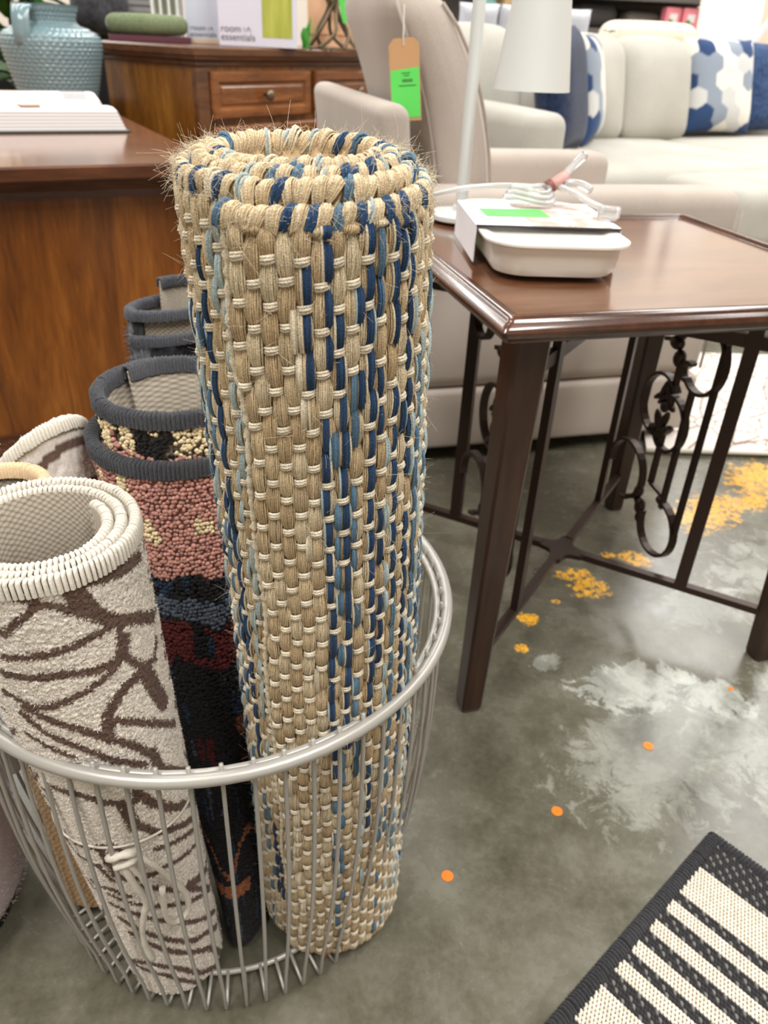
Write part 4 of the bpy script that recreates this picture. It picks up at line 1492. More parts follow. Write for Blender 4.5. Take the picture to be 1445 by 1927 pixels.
def price_tag():
    # hangs flat against the rear face of the back cushion
    p = CH0 + ca * (-0.066) + cn * 0.110 + Vector((0, 0, 0.806))
    root = thing('price_tag', 'brown card price tag with a green label hanging on the armchair', 'tag', p, 0, rot=(0, 0, CA - radians(30)))
    w, h = 0.056, 0.132
    tl = radians(-6)
    c = 0.010
    out = [(-w / 2 + c, 0), (w / 2 - c, 0), (w / 2, -c), (w / 2, -h), (-w / 2, -h), (-w / 2, -c)]
    rot = Euler((0, tl, 0)).to_matrix()
    m = MB()
    m.loft([[rot @ Vector((x, 0.0006, z)) for x, z in out], [rot @ Vector((x, -0.0006, z)) for x, z in out]])
    body = m.build('tag_card', kraft, root)
    lab = MB().add([rot @ Vector((x, -0.0012, z)) for x, z in ((-w / 2 + .001, -0.050), (w / 2 - .001, -0.046), (w / 2 - .001, -h + .006), (-w / 2 + .001, -h + .004))], [(0, 3, 2, 1)])
    lo = lab.build('green_label', green_st, root)
    bars = MB()
    for i in range(9):
        x = -0.005 + i * 0.0022
        bars.add([rot @ Vector((a, -0.0016, z)) for a, z in ((x, -0.064), (x + .0012, -0.064), (x + .0012, -0.069), (x, -0.069))], [(0, 3, 2, 1)])
    for (zz, x0, x1) in ((-0.054, -0.006, 0.010), (-0.058, -0.002, 0.008), (-0.074, -0.012, 0.020)):
        bars.add([rot @ Vector((a, -0.0016, z)) for a, z in ((x0, zz), (x1, zz), (x1, zz - .0012), (x0, zz - .0012))], [(0, 3, 2, 1)])
    bars.build('barcode', ink, lo)
    MB().tube([rot @ Vector((0, -0.001, -0.012)), rot @ Vector((0.001, -0.003, 0.004)), rot @ Vector((0.004, 0.0, 0.05))], 0.0012, 5).build('tag_string', plain('white_string', (226, 224, 216), 0.7), root)


price_tag()

# ------------------------------------------------------------------ floor rugs at the right, behind the table
def petal_floor_rug():
    root = thing('petal_floor_rug', 'cream rug with thin brown petal lines lying flat beside the armchair', 'rug', (0.725, 1.630, 0.0), radians(3))
    nx, ny = 190, 150
    u, v = np.meshgrid(np.linspace(-0.12, 0.62, nx), np.linspace(0, 0.50, ny))
    # right-hand corner is cut by the far edge running back to the left
    x = u + 0.35 * v
    y = v * 1.35
    z = np.full(u.shape, 0.013) + 0.001 * RNG.random(u.shape)
    z[0, :] -= 0.003
    V = np.stack([x, y, z], -1).reshape(-1, 3)
    m = flower_mask(u.ravel() * 1.0, v.ravel() * 1.1, 8.5, 12, 0.022)
    C = np.where(m[:, None], np.array(lin((150, 128, 118))), np.array(lin((236, 228, 220))))
    j, i = np.meshgrid(np.arange(ny - 1), np.arange(nx - 1), indexing='ij')
    q = (j * nx + i).ravel()
    F = np.stack([q, q + 1, q + nx + 1, q + nx], -1)
    np_mesh('rug_pile', V, F, attr_mat('pile_yarn'), root, C, kind='stuff')
    e = [(-0.12, 0), (0.62, 0), (0.62 + 0.175, 0.675), (-0.12 + 0.175, 0.675)]
    MB().loft([[Vector((a, b, 0.002)) for a, b in e], [Vector((a, b, 0.012)) for a, b in e]]).build('rug_backing', MATS['backing'], root)
    MB().tube([Vector((-0.12 + i * 0.074, 0, 0.010)) for i in range(11)], 0.0055, 8).build('rug_binding', MATS['white_serging'], root, True)


petal_floor_rug()
bl = MB().rbox((0, 0, 0), (0.9, 0.5, 0.012), 0.005, 2).build('blue_floor_rug', fabric('blue_pile', (62, 84, 128), (112, 138, 178), 260, 1.0, 0.6, 14))
bl.location = (1.72, 2.86, 0.0075)
bl.rotation_euler = (0, 0, radians(18))
tag(bl, 'blue pile rug lying flat on the floor at the far right', 'rug')

# ------------------------------------------------------------------ cream sectional sofa
sofa_m = fabric('cream_chenille', (170, 167, 157), (194, 191, 182), 420, 0.98, 0.4, 5)
SA = radians(28)
SO = Vector((0.400, 2.695, 0))
sa, sb = Vector((cos(SA), sin(SA), 0)), Vector((-sin(SA), cos(SA), 0))


def SW(x, y, z=0):
    return SO + sa * x + sb * y + Vector((0, 0, z))


def sofa():
    root = thing('sectional_sofa', 'long cream upholstered sectional sofa at the back with scatter pillows', 'sofa', SO, SA)

    def b(name, x0, x1, y0, y1, z0, z1, r=0.04, bulge=(0, 0, 0), n=6, rot=None, fn=None):
        return MB().rbox(((x0 + x1) / 2, (y0 + y1) / 2, (z0 + z1) / 2), (x1 - x0, y1 - y0, z1 - z0), r, n, bulge, rot, fn).build(name, sofa_m, root, True)
    b('arm', 0.0, 0.16, 0.0, 1.16, 0.05, 0.62, 0.045, (0, 0, 0.01))
    b('base', 0.16, 2.9, 0.04, 1.15, 0.05, 0.27, 0.02)
    b('seat_cushion', 0.165, 1.40, 0.0, 0.95, 0.27, 0.445, 0.05, (0, 0.01, 0.018))
    b('seat_cushion', 1.405, 2.88, 0.0, 0.95, 0.27, 0.445, 0.05, (0, 0.01, 0.018))
    b('back_frame', 0.0, 2.9, 1.06, 1.22, 0.05, 0.775, 0.05)

    def lean(q):
        return (q.x, q.y + 0.22 * q.z, q.z)
    b('back_cushion', 0.17, 0.56, 0.84, 1.03, 0.43, 0.85, 0.075, (0.02, 0.05, 0.02), 7, None, lean)
    b('back_cushion', 0.56, 1.14, 0.84, 1.03, 0.43, 0.84, 0.075, (0.02, 0.05, 0.02), 7, None, lean)
    b('back_cushion', 1.14, 1.56, 0.86, 1.06, 0.43, 0.84, 0.075, (0.02, 0.05, 0.02), 7, None, lean)
    for x in (0.08, 2.8):
        for y in (0.1, 1.1):
            MB().lathe([(0.02, 0.001), (0.026, 0.052)], (x, y, 0), 10).build('foot', plain('black_foot', (24, 22, 20), 0.5), root)


sofa()
ot = thing('chaise_ottoman', 'cream upholstered ottoman in front of the sectional sofa', 'ottoman', SW(1.02, -0.43), SA)
MB().rbox((0.0, 0.205, 0.345), (0.94, 0.41, 0.19), 0.05, 6, (0, 0, 0.015)).build('seat_cushion', sofa_m, ot, True)
MB().rbox((0.0, 0.205, 0.15), (0.90, 0.38, 0.20), 0.02, 4).build('base', sofa_m, ot, True)
for (x, y) in ((-0.4, 0.06), (0.4, 0.06), (0.4, 0.35), (-0.4, 0.35)):
    MB().lathe([(0.02, 0.001), (0.026, 0.052)], (x, y, 0), 10).build('foot', MATS['black_foot'], ot)


def pillow(name, label, loc, rz, tilt, w, h, d, m, cols=None, group=None, n=28):
    n = 72 if cols else n
    root_rot = Euler((tilt, 0, rz), 'XYZ')
    P_ = []
    for s in (1, -1):
        for j in range(n + 1):
            for i in range(n + 1):
                a, b = -1 + 2 * i / n, -1 + 2 * j / n
                k = ((1 - a ** 4) * (1 - b ** 4))
                pin = 1 - 0.07 * (1 - b * b) * 1 if True else 1
                x = a * w / 2 * (1 - 0.06 * (1 - b * b) * abs(a))
                z = b * h / 2 * (1 - 0.06 * (1 - a * a) * abs(b))
                P_.append((x, -s * d / 2 * max(0, k) ** 0.55, z + h / 2))
    m1 = MB()
    N0 = (n + 1) ** 2
    fs = []
    for s in (0, 1):
        for j in range(n):
            for i in range(n):
                q = s * N0 + j * (n + 1) + i
                f = (q, q + 1, q + n + 2, q + n + 1)
                fs.append(f if s == 0 else tuple(reversed(f)))
    m1.add(P_, fs)
    c = None
    if cols:
        c = np.array([cols(p[0], p[2]) for p in P_])
    o = m1.build(name, m, None, True, cols=c)
    o.location = loc
    o.rotation_euler = root_rot
    return tag(o, label, 'pillow', group)


_hexrnd = np.random.default_rng(3)
_hexc = {}


def hexcol(x, z):
    s = 0.085
    q = (x / s)
    r = (z / s)
    best, bd = None, 9
    for i in range(int(q) - 3, int(q) + 4):
        for j in range(int(r * 1.155) - 3, int(r * 1.155) + 4):
            cx, cz = (i + 0.5 * (j % 2)), j * 0.866
            d = math.hypot(q - cx, r - cz)
            if d < bd:
                bd, best = d, (i, j)
    if best not in _hexc:
        v = _hexrnd.random()
        _hexc[best] = lin((52, 74, 114)) if v < .24 else lin((146, 156, 170)) if v < .45 else lin((206, 206, 204)) if v < .62 else lin((232, 228, 218))
    return _hexc[best]


hexm = attr_mat('printed_cotton', 0.95, vary=0.12, bump=0.2)
blue_v = fabric('blue_velvet', (30, 48, 82), (66, 90, 130), 60, 0.9, 0.3, 9)
navy_v = fabric('navy_velvet', (20, 28, 48), (40, 54, 86), 60, 0.9, 0.3, 9)
_p = SW(1.75, 0.86, 0.461)
pillow('scatter_pillow', 'white pillow with blue hexagon print beside the blue velvet pillow', _p, SA - radians(4), radians(-16), 0.42, 0.42, 0.17, hexm, hexcol)
_p = SW(2.15, 0.90, 0.461)
pillow('scatter_pillow', 'blue velvet pillow at the right end of the sofa', _p, SA - radians(2), radians(-16), 0.44, 0.42, 0.17, blue_v)
_p = SW(0.42, 0.34, 0.461)
pillow('scatter_pillow', 'navy pillow leaning on the sofa arm behind the lamp shade', _p, SA + radians(38), radians(-12), 0.46, 0.42, 0.14, navy_v)
_p = SW(0.76, 0.62, 0.461)
pillow('scatter_pillow', 'white pillow with blue hexagon print half hidden by the lamp shade', _p, SA + radians(44), radians(-12), 0.42, 0.40, 0.14, hexm, hexcol)


# ------------------------------------------------------------------ wooden desk at the left
DA = radians(29)
DO = Vector((-0.364, 1.646, 0))
da, db = Vector((cos(DA), sin(DA), 0)), Vector((-sin(DA), cos(DA), 0))
DZ = 0.583


def DW(x, y, z=0):
    return DO + da * x + db * y + Vector((0, 0, z))


desk_front = wood('desk_panel_wood', (84, 44, 14), (126, 72, 24), (166, 102, 40), (5, 5, 0.55), 0.32, coat=0.3, nscale=2.4)
desk_top = wood('desk_top_wood', (112, 66, 42), (142, 92, 62), (166, 116, 84), (0.8, 7, 1), 0.12, coat=0.8)
desk_dark = wood('desk_moulding_wood', (58, 30, 16), (86, 48, 26), (112, 66, 36), (1, 8, 8), 0.32)


def desk():
    root = thing('wooden_desk', 'brown wooden desk at the left with an open book and vase on it', 'desk', DO, DA)
    W_, D_ = 1.5, 1.62
    MB().loft([[Vector((x, y, z)) for x, y in ((-W_, 0), (0, 0), (0, D_), (-W_, D_))] for z in (DZ - 0.006, DZ)]).build('desk_top', desk_top, root)

    def pr(o, z):
        return [Vector((x, y, z)) for x, y in ((-W_ - o, -o), (o, -o), (o, D_ + o), (-W_ - o, D_ + o))]
    MB().loft([pr(0.0, DZ - 0.0005), pr(0.004, DZ - 0.004), pr(0.004, DZ - 0.024), pr(0.0, DZ - 0.028), pr(-0.012, DZ - 0.030), pr(-0.014, DZ - 0.040), pr(-0.026, DZ - 0.048), pr(-0.034, DZ - 0.062), pr(-0.05, DZ - 0.062)], False, True).build('edge_moulding', desk_dark, root)
    MB().box((-0.34, 0.81, 0.262), (0.60, 1.50, 0.521)).build('side_panel', desk_front, root)
    MB().box((-0.34, 0.81, 0.025), (0.62, 1.52, 0.05)).build('plinth', desk_dark, root)
    MB().box((-1.25, 0.85, 0.262), (0.42, 1.42, 0.521)).build('side_panel', plain('desk_kneehole_shade', (26, 18, 14), 0.7), root)  # near-black colour paints the kneehole's shade onto this pedestal


desk()


def open_book():
    root = thing('open_book', 'thick open book lying on the wooden desk', 'book', DW(-0.066, 0.50, DZ + 0.0005), DA)
    page = NT('book_page_edges')
    co = page.coord('Object', (1, 1, 1))
    sx = page.n('ShaderNodeSeparateXYZ')
    page.l(co, sx.inputs[0])
    w = page.math('SINE', page.math('MULTIPLY', sx.outputs[2], 900))
    c = page.ramp(w, [(0.0, lin((188, 186, 184))), (1.0, lin((232, 230, 230)))])
    edge = page.set(c, 0.8)
    paper = plain('book_paper', (226, 224, 224), 0.55)
    L = 0.62
    near = [(0.0, 0.004), (0.012, 0.044), (0.05, 0.050), (0.12, 0.048), (0.165, 0.036), (0.195, 0.016), (0.195, 0.004)]
    far = [(0.197, 0.004), (0.197, 0.020), (0.215, 0.050), (0.26, 0.066), (0.33, 0.064), (0.385, 0.052), (0.40, 0.004)]
    for nm, pr in (('page_block', near), ('page_block', far)):
        m = MB()
        n = len(pr)
        sl = 0.018
        vs = [Vector((-L, y, z)) for y, z in pr] + [Vector((-sl * (z / 0.05), y, z)) for y, z in pr]
        fs = [(i, i + 1, n + i + 1, n + i) for i in range(n - 1)] + [tuple(range(n))[::-1], tuple(range(n, 2 * n))] + [(n - 1, 0, n, 2 * n - 1)]
        m.add(vs, fs)
        o = m.build(nm, [paper, edge], root)
        for p in o.data.polygons:
            if abs(p.normal.x) > 0.7 or (abs(p.normal.y) > 0.85):
                p.material_index = 1
    MB().box((-L / 2 + 0.002, 0.198, 0.002), (L + 0.01, 0.41, 0.0035)).build('cover', plain('book_cover', (52, 62, 60), 0.6), root)
    zn = lambda y: float(np.interp(y, [q[0] for q in near], [q[1] for q in near])) + 0.0012
    zf = lambda y: float(np.interp(y, [q[0] for q in far], [q[1] for q in far])) + 0.0012
    pic = MB().box((-0.185, 0.105, zn(.105)), (0.085, 0.007, 0.0008))
    pic.box((-0.205, 0.055, zn(.055)), (0.045, 0.030, 0.0008))
    pic.box((-0.225, 0.080, zn(.08)), (0.007, 0.055, 0.0008))
    pic.build('printed_photo', plain('book_print_brown', (150, 98, 54), 0.6), root)
    MB().box((-0.235, 0.335, zf(.335)), (0.13, 0.03, 0.0012), (-0.08, 0, 0)).build('printed_photo', plain('book_print_ochre', (140, 88, 38), 0.6), root)
    tx = MB()
    for i in range(9):
        y = 0.225 + i * 0.012
        tx.box((-0.075, y, zf(y) + 0.0006), (0.06, 0.0035, 0.0008))
    tx.build('printed_text', plain('print_grey', (120, 120, 124), 0.7), root)


open_book()


def vase():
    root = thing('glass_vase', 'pale blue textured glass jug vase on the wooden desk', 'vase', (-1.095, 2.755, DZ + 0.0005), radians(20))
    t = NT('textured_blue_glass')
    co = t.coord('Object', (1, 1, 1.6))
    vr = t.n('ShaderNodeTexVoronoi')
    vr.inputs['Scale'].default_value = 95
    t.l(co, vr.inputs['Vector'])
    gm = t.set(lin4((132, 158, 164)), 0.14, 0, 0.7, Transmission_Weight=0.15)
    prof = [(0.098, 0.0), (0.108, 0.004), (0.120, 0.04), (0.134, 0.10), (0.144, 0.145), (0.146, 0.168), (0.140, 0.185), (0.110, 0.203), (0.082, 0.212), (0.076, 0.222), (0.082, 0.245), (0.094, 0.262), (0.096, 0.264), (0.090, 0.262), (0.072, 0.225), (0.078, 0.21), (0.13, 0.17), (0.10, 0.03), (0.01, 0.01)]
    out = prof[:13]
    zs = np.linspace(0, 0.264, 104)
    cum = np.array([p[1] for p in out])
    rs = np.interp(zs, cum, [p[0] for p in out])
    seg = 220
    A = np.linspace(0, 2 * pi, seg, endpoint=False)
    ZZ, AA = np.meshgrid(zs, A, indexing='ij')
    RR = np.repeat(rs[:, None], seg, 1)
    row = np.floor(ZZ / 0.011)
    sc_ = np.abs(np.sin(AA * 22 + (row % 2) * pi / 2)) ** 0.7 * np.abs(np.sin(pi * ZZ / 0.011)) ** 0.7
    RR = RR + np.where((ZZ > 0.004) & (ZZ < 0.256), 0.0055 * sc_, 0)
    m = MB()
    m.grid([Vector((RR[j, i] * cos(A[i]), RR[j, i] * sin(A[i]), zs[j])) for j in range(len(zs)) for i in range(seg)], seg, len(zs), True)
    m.lathe([(0.096, 0.264), (0.090, 0.262), (0.072, 0.225), (0.078, 0.21), (0.13, 0.17), (0.10, 0.03), (0.01, 0.01)], seg=56, cap0=False)
    m.lathe([(0.0, 0.0005), (0.085, 0.0)], seg=56, cap0=False, cap1=False)
    m.build('body', gm, root, True)
    hp = smooth_path([(-0.055, -0.078, 0.252), (-0.066, -0.105, 0.250), (-0.070, -0.125, 0.225), (-0.072, -0.130, 0.19), (-0.070, -0.122, 0.165)])
    MB().tube(hp, 0.015, 4, flat=(0.024, 0.007, (1, 0, 0))).build('handle', gm, root, True)


vase()


def leaf_blade(m, p, d, L, w, droop):
    d = Vector(d).normalized()
    s = d.cross(Vector((0, 0, 1)))
    s = s.normalized() if s.length > 1e-4 else Vector((1, 0, 0))
    vs, fs = [], []
    n = 5
    for i in range(n + 1):
        k = i / n
        c = Vector(p) + d * L * k - Vector((0, 0, 1)) * droop * k * k
        ww = w * sin(pi * min(1, 0.12 + 0.88 * k)) if i < n else 0.0005
        vs += [c - s * ww + Vector((0, 0, ww * .3)), c + Vector((0, 0, -ww * .1)), c + s * ww + Vector((0, 0, ww * .3))]
    for i in range(n):
        for k in (0, 1):
            fs.append((i * 3 + k, i * 3 + k + 1, i * 3 + k + 4, i * 3 + k + 3))
    m.add(vs, fs)


leafm = NT('leaf_green')
_c = leafm.ramp(leafm.noise(leafm.coord(), 14, 3), [(0.3, lin((36, 74, 22))), (0.7, lin((92, 138, 52)))])
leafm = leafm.set(_c, 0.5)


def plant(label, loc, h0, h1, spread, n, L, w, pot=True):
    root = thing('potted_plant', label, 'plant', loc)
    if pot:
        MB().lathe([(0.10, 0), (0.115, 0.01), (0.14, 0.22), (0.145, 0.24), (0.13, 0.24), (0.12, 0.20)], seg=24).build('pot', plain('terracotta_pot', (150, 108, 78), 0.8), root, True)
    MB().tube([(0, 0, 0.02), (0.01, 0, h0), (0, 0.01, h1 - 0.1)], 0.010, 6).build('stem', plain('stem_brown', (86, 70, 40), 0.8), root, True)
    for i in range(n):
        a = random.uniform(0, 2 * pi)
        z = random.uniform(h0, h1)
        m = MB()
        leaf_blade(m, (0.01 * cos(a), 0.01 * sin(a), z), (cos(a), sin(a), random.uniform(-.1, .9)), L * random.uniform(.7, 1.2), w, random.uniform(.02, .12))
        o = m.build('leaf', leafm, root, True)
    return root


plant('leafy green potted plant standing behind the glass vase', (-1.40, 3.18, 0), 0.5, 1.05, 0.3, 70, 0.24, 0.032)

# ------------------------------------------------------------------ dresser behind
RA = radians(57)
RO = Vector((-0.640, 2.700, 0))
ra, rb = Vector((cos(RA), sin(RA), 0)), Vector((-sin(RA), cos(RA), 0))
RZ = 0.757
dres = wood('dresser_wood', (88, 48, 20), (132, 78, 36), (164, 104, 54), (1, 7, 7), 0.34, coat=0.25)
dres_side = wood('dresser_side_wood', (84, 48, 16), (130, 82, 30), (164, 112, 46), (6, 6, 0.8), 0.34, coat=0.25)
dres_dk = wood('dresser_moulding_wood', (66, 36, 18), (98, 60, 32), (126, 80, 44), (1, 8, 8), 0.3)


def RWp(x, y, z=0):
    return RO + ra * x + rb * y + Vector((0, 0, z))


def dresser():
    root = thing('dresser', 'brown wooden dresser with panelled drawers behind the desk', 'dresser', RO, RA)
    L, D = 1.62, 0.46
    MB().box((L / 2, D / 2, 0.375), (L - 0.03, D - 0.03, 0.66)).build('carcass', dres_side, root)

    def pr(o, z):
        return [Vector((x, y, z)) for x, y in ((-o, -o), (L + o, -o), (L + o, D + o), (-o, D + o))]
    MB().loft([pr(-0.012, 0.703), pr(-0.004, 0.707), pr(-0.004, 0.715), pr(0.010, 0.724), pr(0.010, 0.730), pr(0.018, 0.734), pr(0.020, 0.752), pr(0.016, RZ)]).build('top', dres_dk, root)
    MB().box((L / 2, D / 2, 0.03), (L - 0.01, D - 0.01, 0.06)).build('plinth', dres_dk, root)
    MB().box((0.02, 0.006, 0.38), (0.05, 0.02, 0.64)).build('corner_stile', dres_dk, root)

    def drawer(x0, x1, z0, z1, knobs):
        w, h = x1 - x0, z1 - z0
        cx, cz = (x0 + x1) / 2, (z0 + z1) / 2

        def rg(i, y):
            return [Vector((cx + a * (w / 2 - i), y, cz + b * (h / 2 - i))) for a, b in ((-1, -1), (1, -1), (1, 1), (-1, 1))]
        o = MB().loft([rg(0, 0.014), rg(0.0, -0.004), rg(0.006, -0.010), rg(0.028, -0.010), rg(0.034, -0.002), rg(0.040, -0.002), rg(0.046, -0.006)], False, True).build('drawer', dres, root)
        for kx in knobs:
            k = MB().lathe([(0.006, 0), (0.006, 0.012), (0.010, 0.016), (0.017, 0.024), (0.018, 0.030), (0.012, 0.036), (0.002, 0.038)], (cx + kx, -0.004, cz), 16, True, True, (0, -1, 0))
            k.build('knob', plain('aged_brass', (128, 112, 92), 0.35, 0.8), o, True)
    drawer(0.055, 0.545, 0.553, 0.690, (0,))
    drawer(0.575, 1.065, 0.553, 0.690, (0,))
    drawer(1.095, 1.585, 0.553, 0.690, (0,))
    drawer(0.055, 0.385, 0.393, 0.533, (0,))
    drawer(0.405, 1.215, 0.393, 0.533, (-.25, .25))
    drawer(1.235, 1.585, 0.393, 0.533, (0,))
    drawer(0.055, 0.805, 0.08, 0.372, (-.2, .2))
    drawer(0.835, 1.585, 0.08, 0.372, (-.2, .2))


dresser()


def product_box(label, loc, rz, w, d, h, col, txt, txtpos, pic=None):
    root = thing('product_box', label, 'box', loc, rz)
    bm = plain('box_card_%02x%02x%02x' % col, col, 0.55)
    MB().rbox((0, d / 2, h / 2), (w, d, h), 0.002, 2).build('carton', bm, root)
    sz, tx, tz = txtpos
    text_mesh('printed_logo', 'room\nessentials', sz, ink, root, (tx, -0.0006, tz), (pi / 2, 0, 0), ext=0.0002)
    mk = MB().box((tx + sz * 2.95, -0.0007, tz + sz * 0.28), (sz * 0.08, 0.0004, sz * .5), (0, 0.5, 0))
    mk.box((tx + sz * 3.2, -0.0007, tz + sz * 0.28), (sz * 0.08, 0.0004, sz * .5), (0, -0.5, 0))
    mk.box((tx + sz * 2.6, -0.0007, tz + sz * 0.28), (sz * 0.07, 0.0004, sz * .4))
    mk.build('printed_mark', ink, root)
    if pic:
        x0, x1, z0, z1 = pic
        t = NT('lime_picture')
        n = t.noise(t.coord('Object', (18, 1, 2)), 2.0, 3)
        t.set(t.ramp(n, [(0.3, lin((160, 166, 58))), (0.7, lin((196, 200, 92)))]), 0.5)
        MB().box(((x0 + x1) / 2, -0.0006, (z0 + z1) / 2), (x1 - x0, 0.0008, z1 - z0)).build('printed_picture', t.m, root)
        cx = x0 + (x1 - x0) * .3
        MB().ball((cx, -0.0012, z1 - 0.030), (0.010, 0.0006, 0.016), 10, 6, (0, 0.4, 0)).build('printed_figure', plain('print_dark_green', (64, 74, 48), 0.6), root)
        MB().ball((cx + .001, -0.0018, z1 - 0.034), (0.005, 0.0005, 0.008), 10, 6).build('printed_figure', plain('print_white', (226, 226, 216), 0.6), root)


product_box('white product box with a lime green picture on the dresser', (-0.492, 2.985, RZ + 0.0005), radians(9), 0.256, 0.09, 0.30, (226, 224, 238), 'a', (0.0295, -0.122, 0.040), (0.014, 0.112, 0.028, 0.26))
product_box('pale bluish product box left of the lime picture box', (-0.685, 3.115, RZ + 0.0135), radians(9), 0.15, 0.10, 0.28, (206, 212, 226), 'a', (0.0235, -0.062, 0.026))
o = MB().rbox((0, 0, 0), (0.21, 0.10, 0.012), 0.002, 2).build('flat_card', plain('flat_card_kraft', (214, 186, 156), 0.8))
o.location = (-0.690, 3.155, RZ + 0.0065)
o.rotation_euler = (0, 0, radians(9))
tag(o, 'flat kraft carton lying under the pale product box', 'box')
o = MB().rbox((0, 0, 0), (0.26, 0.10, 0.018), 0.002, 2).build('plum_book', plain('plum_cover', (96, 50, 62), 0.5))
o.location = (-0.86, 3.005, RZ + 0.0095)
o.rotation_euler = (0, 0, radians(20))
tag(o, 'plum coloured book lying under the olive cushion on the dresser', 'book')
o = MB().rbox((0, 0, 0.026), (0.26, 0.15, 0.052), 0.025, 6, (0, 0, 0.006)).build('olive_cushion', fabric('olive_velvet', (92, 104, 76), (134, 146, 112), 200, 1, .3, 8))
o.location = (-0.87, 3.02, RZ + 0.0235)
o.rotation_euler = (0, 0, radians(20))
tag(o, 'small olive green velvet cushion lying on the dresser', 'cushion')


def lantern():
    root = thing('lantern', 'white wooden lantern with slatted windows on the dresser', 'lantern', (-0.850, 3.200, RZ + 0.0005), radians(12))
    wm = plain('white_paint', (238, 240, 234), 0.5)
    MB().box((0, 0, 0.035), (0.095, 0.095, 0.068)).build('base', wm, root)
    MB().box((0, 0, 0.075), (0.105, 0.105, 0.010)).build('sill', wm, root)
    for i in range(4):
        MB().box((-0.042 + i * 0.028, -0.045, 0.145), (0.009, 0.006, 0.13)).build('slat', wm, root)
        MB().box((-0.042 + i * 0.028, 0.045, 0.145), (0.009, 0.006, 0.13)).build('slat', wm, root)
    MB().box((0, 0, 0.215), (0.11, 0.11, 0.012)).build('roof', wm, root)
    MB().box((0, 0, 0.145), (0.07, 0.07, 0.128)).build('glass', plain('dim_glass', (120, 120, 106), 0.2), root)


lantern()

cab = thing('black_cabinet', 'black cabinet standing behind the desk left of the dresser', 'cabinet', (-1.42, 3.62, 0), radians(10))
bk = plain('matt_black', (24, 25, 30), 0.5)
MB().box((0, 0.15, 0.385), (0.86, 0.40, 0.73)).build('carcass', bk, cab)
MB().box((-0.215, -0.056, 0.40), (0.40, 0.014, 0.66)).build('door', bk, cab)
MB().box((0.215, -0.056, 0.40), (0.40, 0.014, 0.66)).build('door', bk, cab)
MB().box((0, 0.15, 0.755), (0.90, 0.44, 0.02)).build('top', bk, cab)
MB().box((0, 0.15, 0.012), (0.8, 0.36, 0.022)).build('plinth', bk, cab)
gp = MB().rbox((0, 0, 0.085), (0.20, 0.12, 0.17), 0.055, 6, (0.01, 0.02, 0.01)).build('grey_cushion', fabric('charcoal_velvet', (52, 52, 56), (92, 92, 98), 90, 1, .3, 14), None, True)
gp.location = (-1.215, 3.56, 0.776)
gp.rotation_euler = (0, radians(8), radians(10))
tag(gp, 'charcoal velvet cushion standing on the black cabinet beside the vase', 'cushion')
bin_ = thing('ribbed_bin', 'grey ribbed storage bin on the black cabinet behind the cushions', 'bin', (-1.09, 3.78, 0.7655), radians(8))
rm = plain('ribbed_grey', (150, 148, 148), 0.8)
MB().box((0, 0, 0.11), (0.29, 0.20, 0.218)).build('body', rm, bin_)
for i in range(9):
    MB().box((0, -0.103, 0.018 + i * 0.024), (0.292, 0.008, 0.015)).build('slat', rm, bin_)


def twisted_stand():
    root = thing('twisted_stand', 'brown twisted metal stand on the dresser next to the boxes', 'stand', (-0.262, 3.18, RZ + 0.0005), 0)
    tm = plain('antique_bronze', (112, 96, 74), 0.4, 0.6)
    for i in range(6):
        a = 2 * pi * i / 6
        pts = [(0.085 * cos(a), 0.06 * sin(a), 0.004), (0.06 * cos(a + .7), 0.045 * sin(a + .7), 0.05), (0.016 * cos(a + 1.6), 0.014 * sin(a + 1.6), 0.13), (0.05 * cos(a + 2.6), 0.05 * sin(a + 2.6), 0.22), (0.09 * cos(a + 3.1), 0.08 * sin(a + 3.1), 0.30)]
        MB().tube(smooth_path(pts), 0.0065, 8).build('twisted_bar', tm, root, True)
    MB().tube([(0.085 * cos(2 * pi * i / 24), 0.06 * sin(2 * pi * i / 24), 0.004) for i in range(24)], 0.004, 6, closed=True).build('base_ring', tm, root, True)
    MB().box((0.042, -0.05, 0.125), (0.026, 0.001, 0.085), (0, -0.25, 0)).build('price_label', green_st, root)


twisted_stand()
kb = thing('kraft_carton', 'large kraft carton behind the twisted stand on the dresser', 'box', (-0.235, 3.36, RZ + 0.0005), radians(9))
km = plain('kraft_carton_board', (232, 186, 148), 0.85)
MB().box((0, 0.05, 0.16), (0.26, 0.11, 0.32)).build('carton', km, kb)
MB().box((0, -0.007, 0.045), (0.262, 0.003, 0.003)).build('tape_edge', kraft, kb)
sl_ = thing('green_sprig', 'bright green leafy sprig between the lime box and the twisted stand', 'plant', (-0.345, 3.09, RZ + 0.0005))
lg = plain('bright_leaf', (96, 186, 80), 0.5)
for i in range(7):
    m = MB()
    leaf_blade(m, (0.004 * i - .012, 0, 0.0), (random.uniform(-.3, .5), random.uniform(-.3, .1), random.uniform(.4, 1.4)), random.uniform(.06, .11), 0.016, 0.01)
    m.build('leaf', lg, sl_, True)

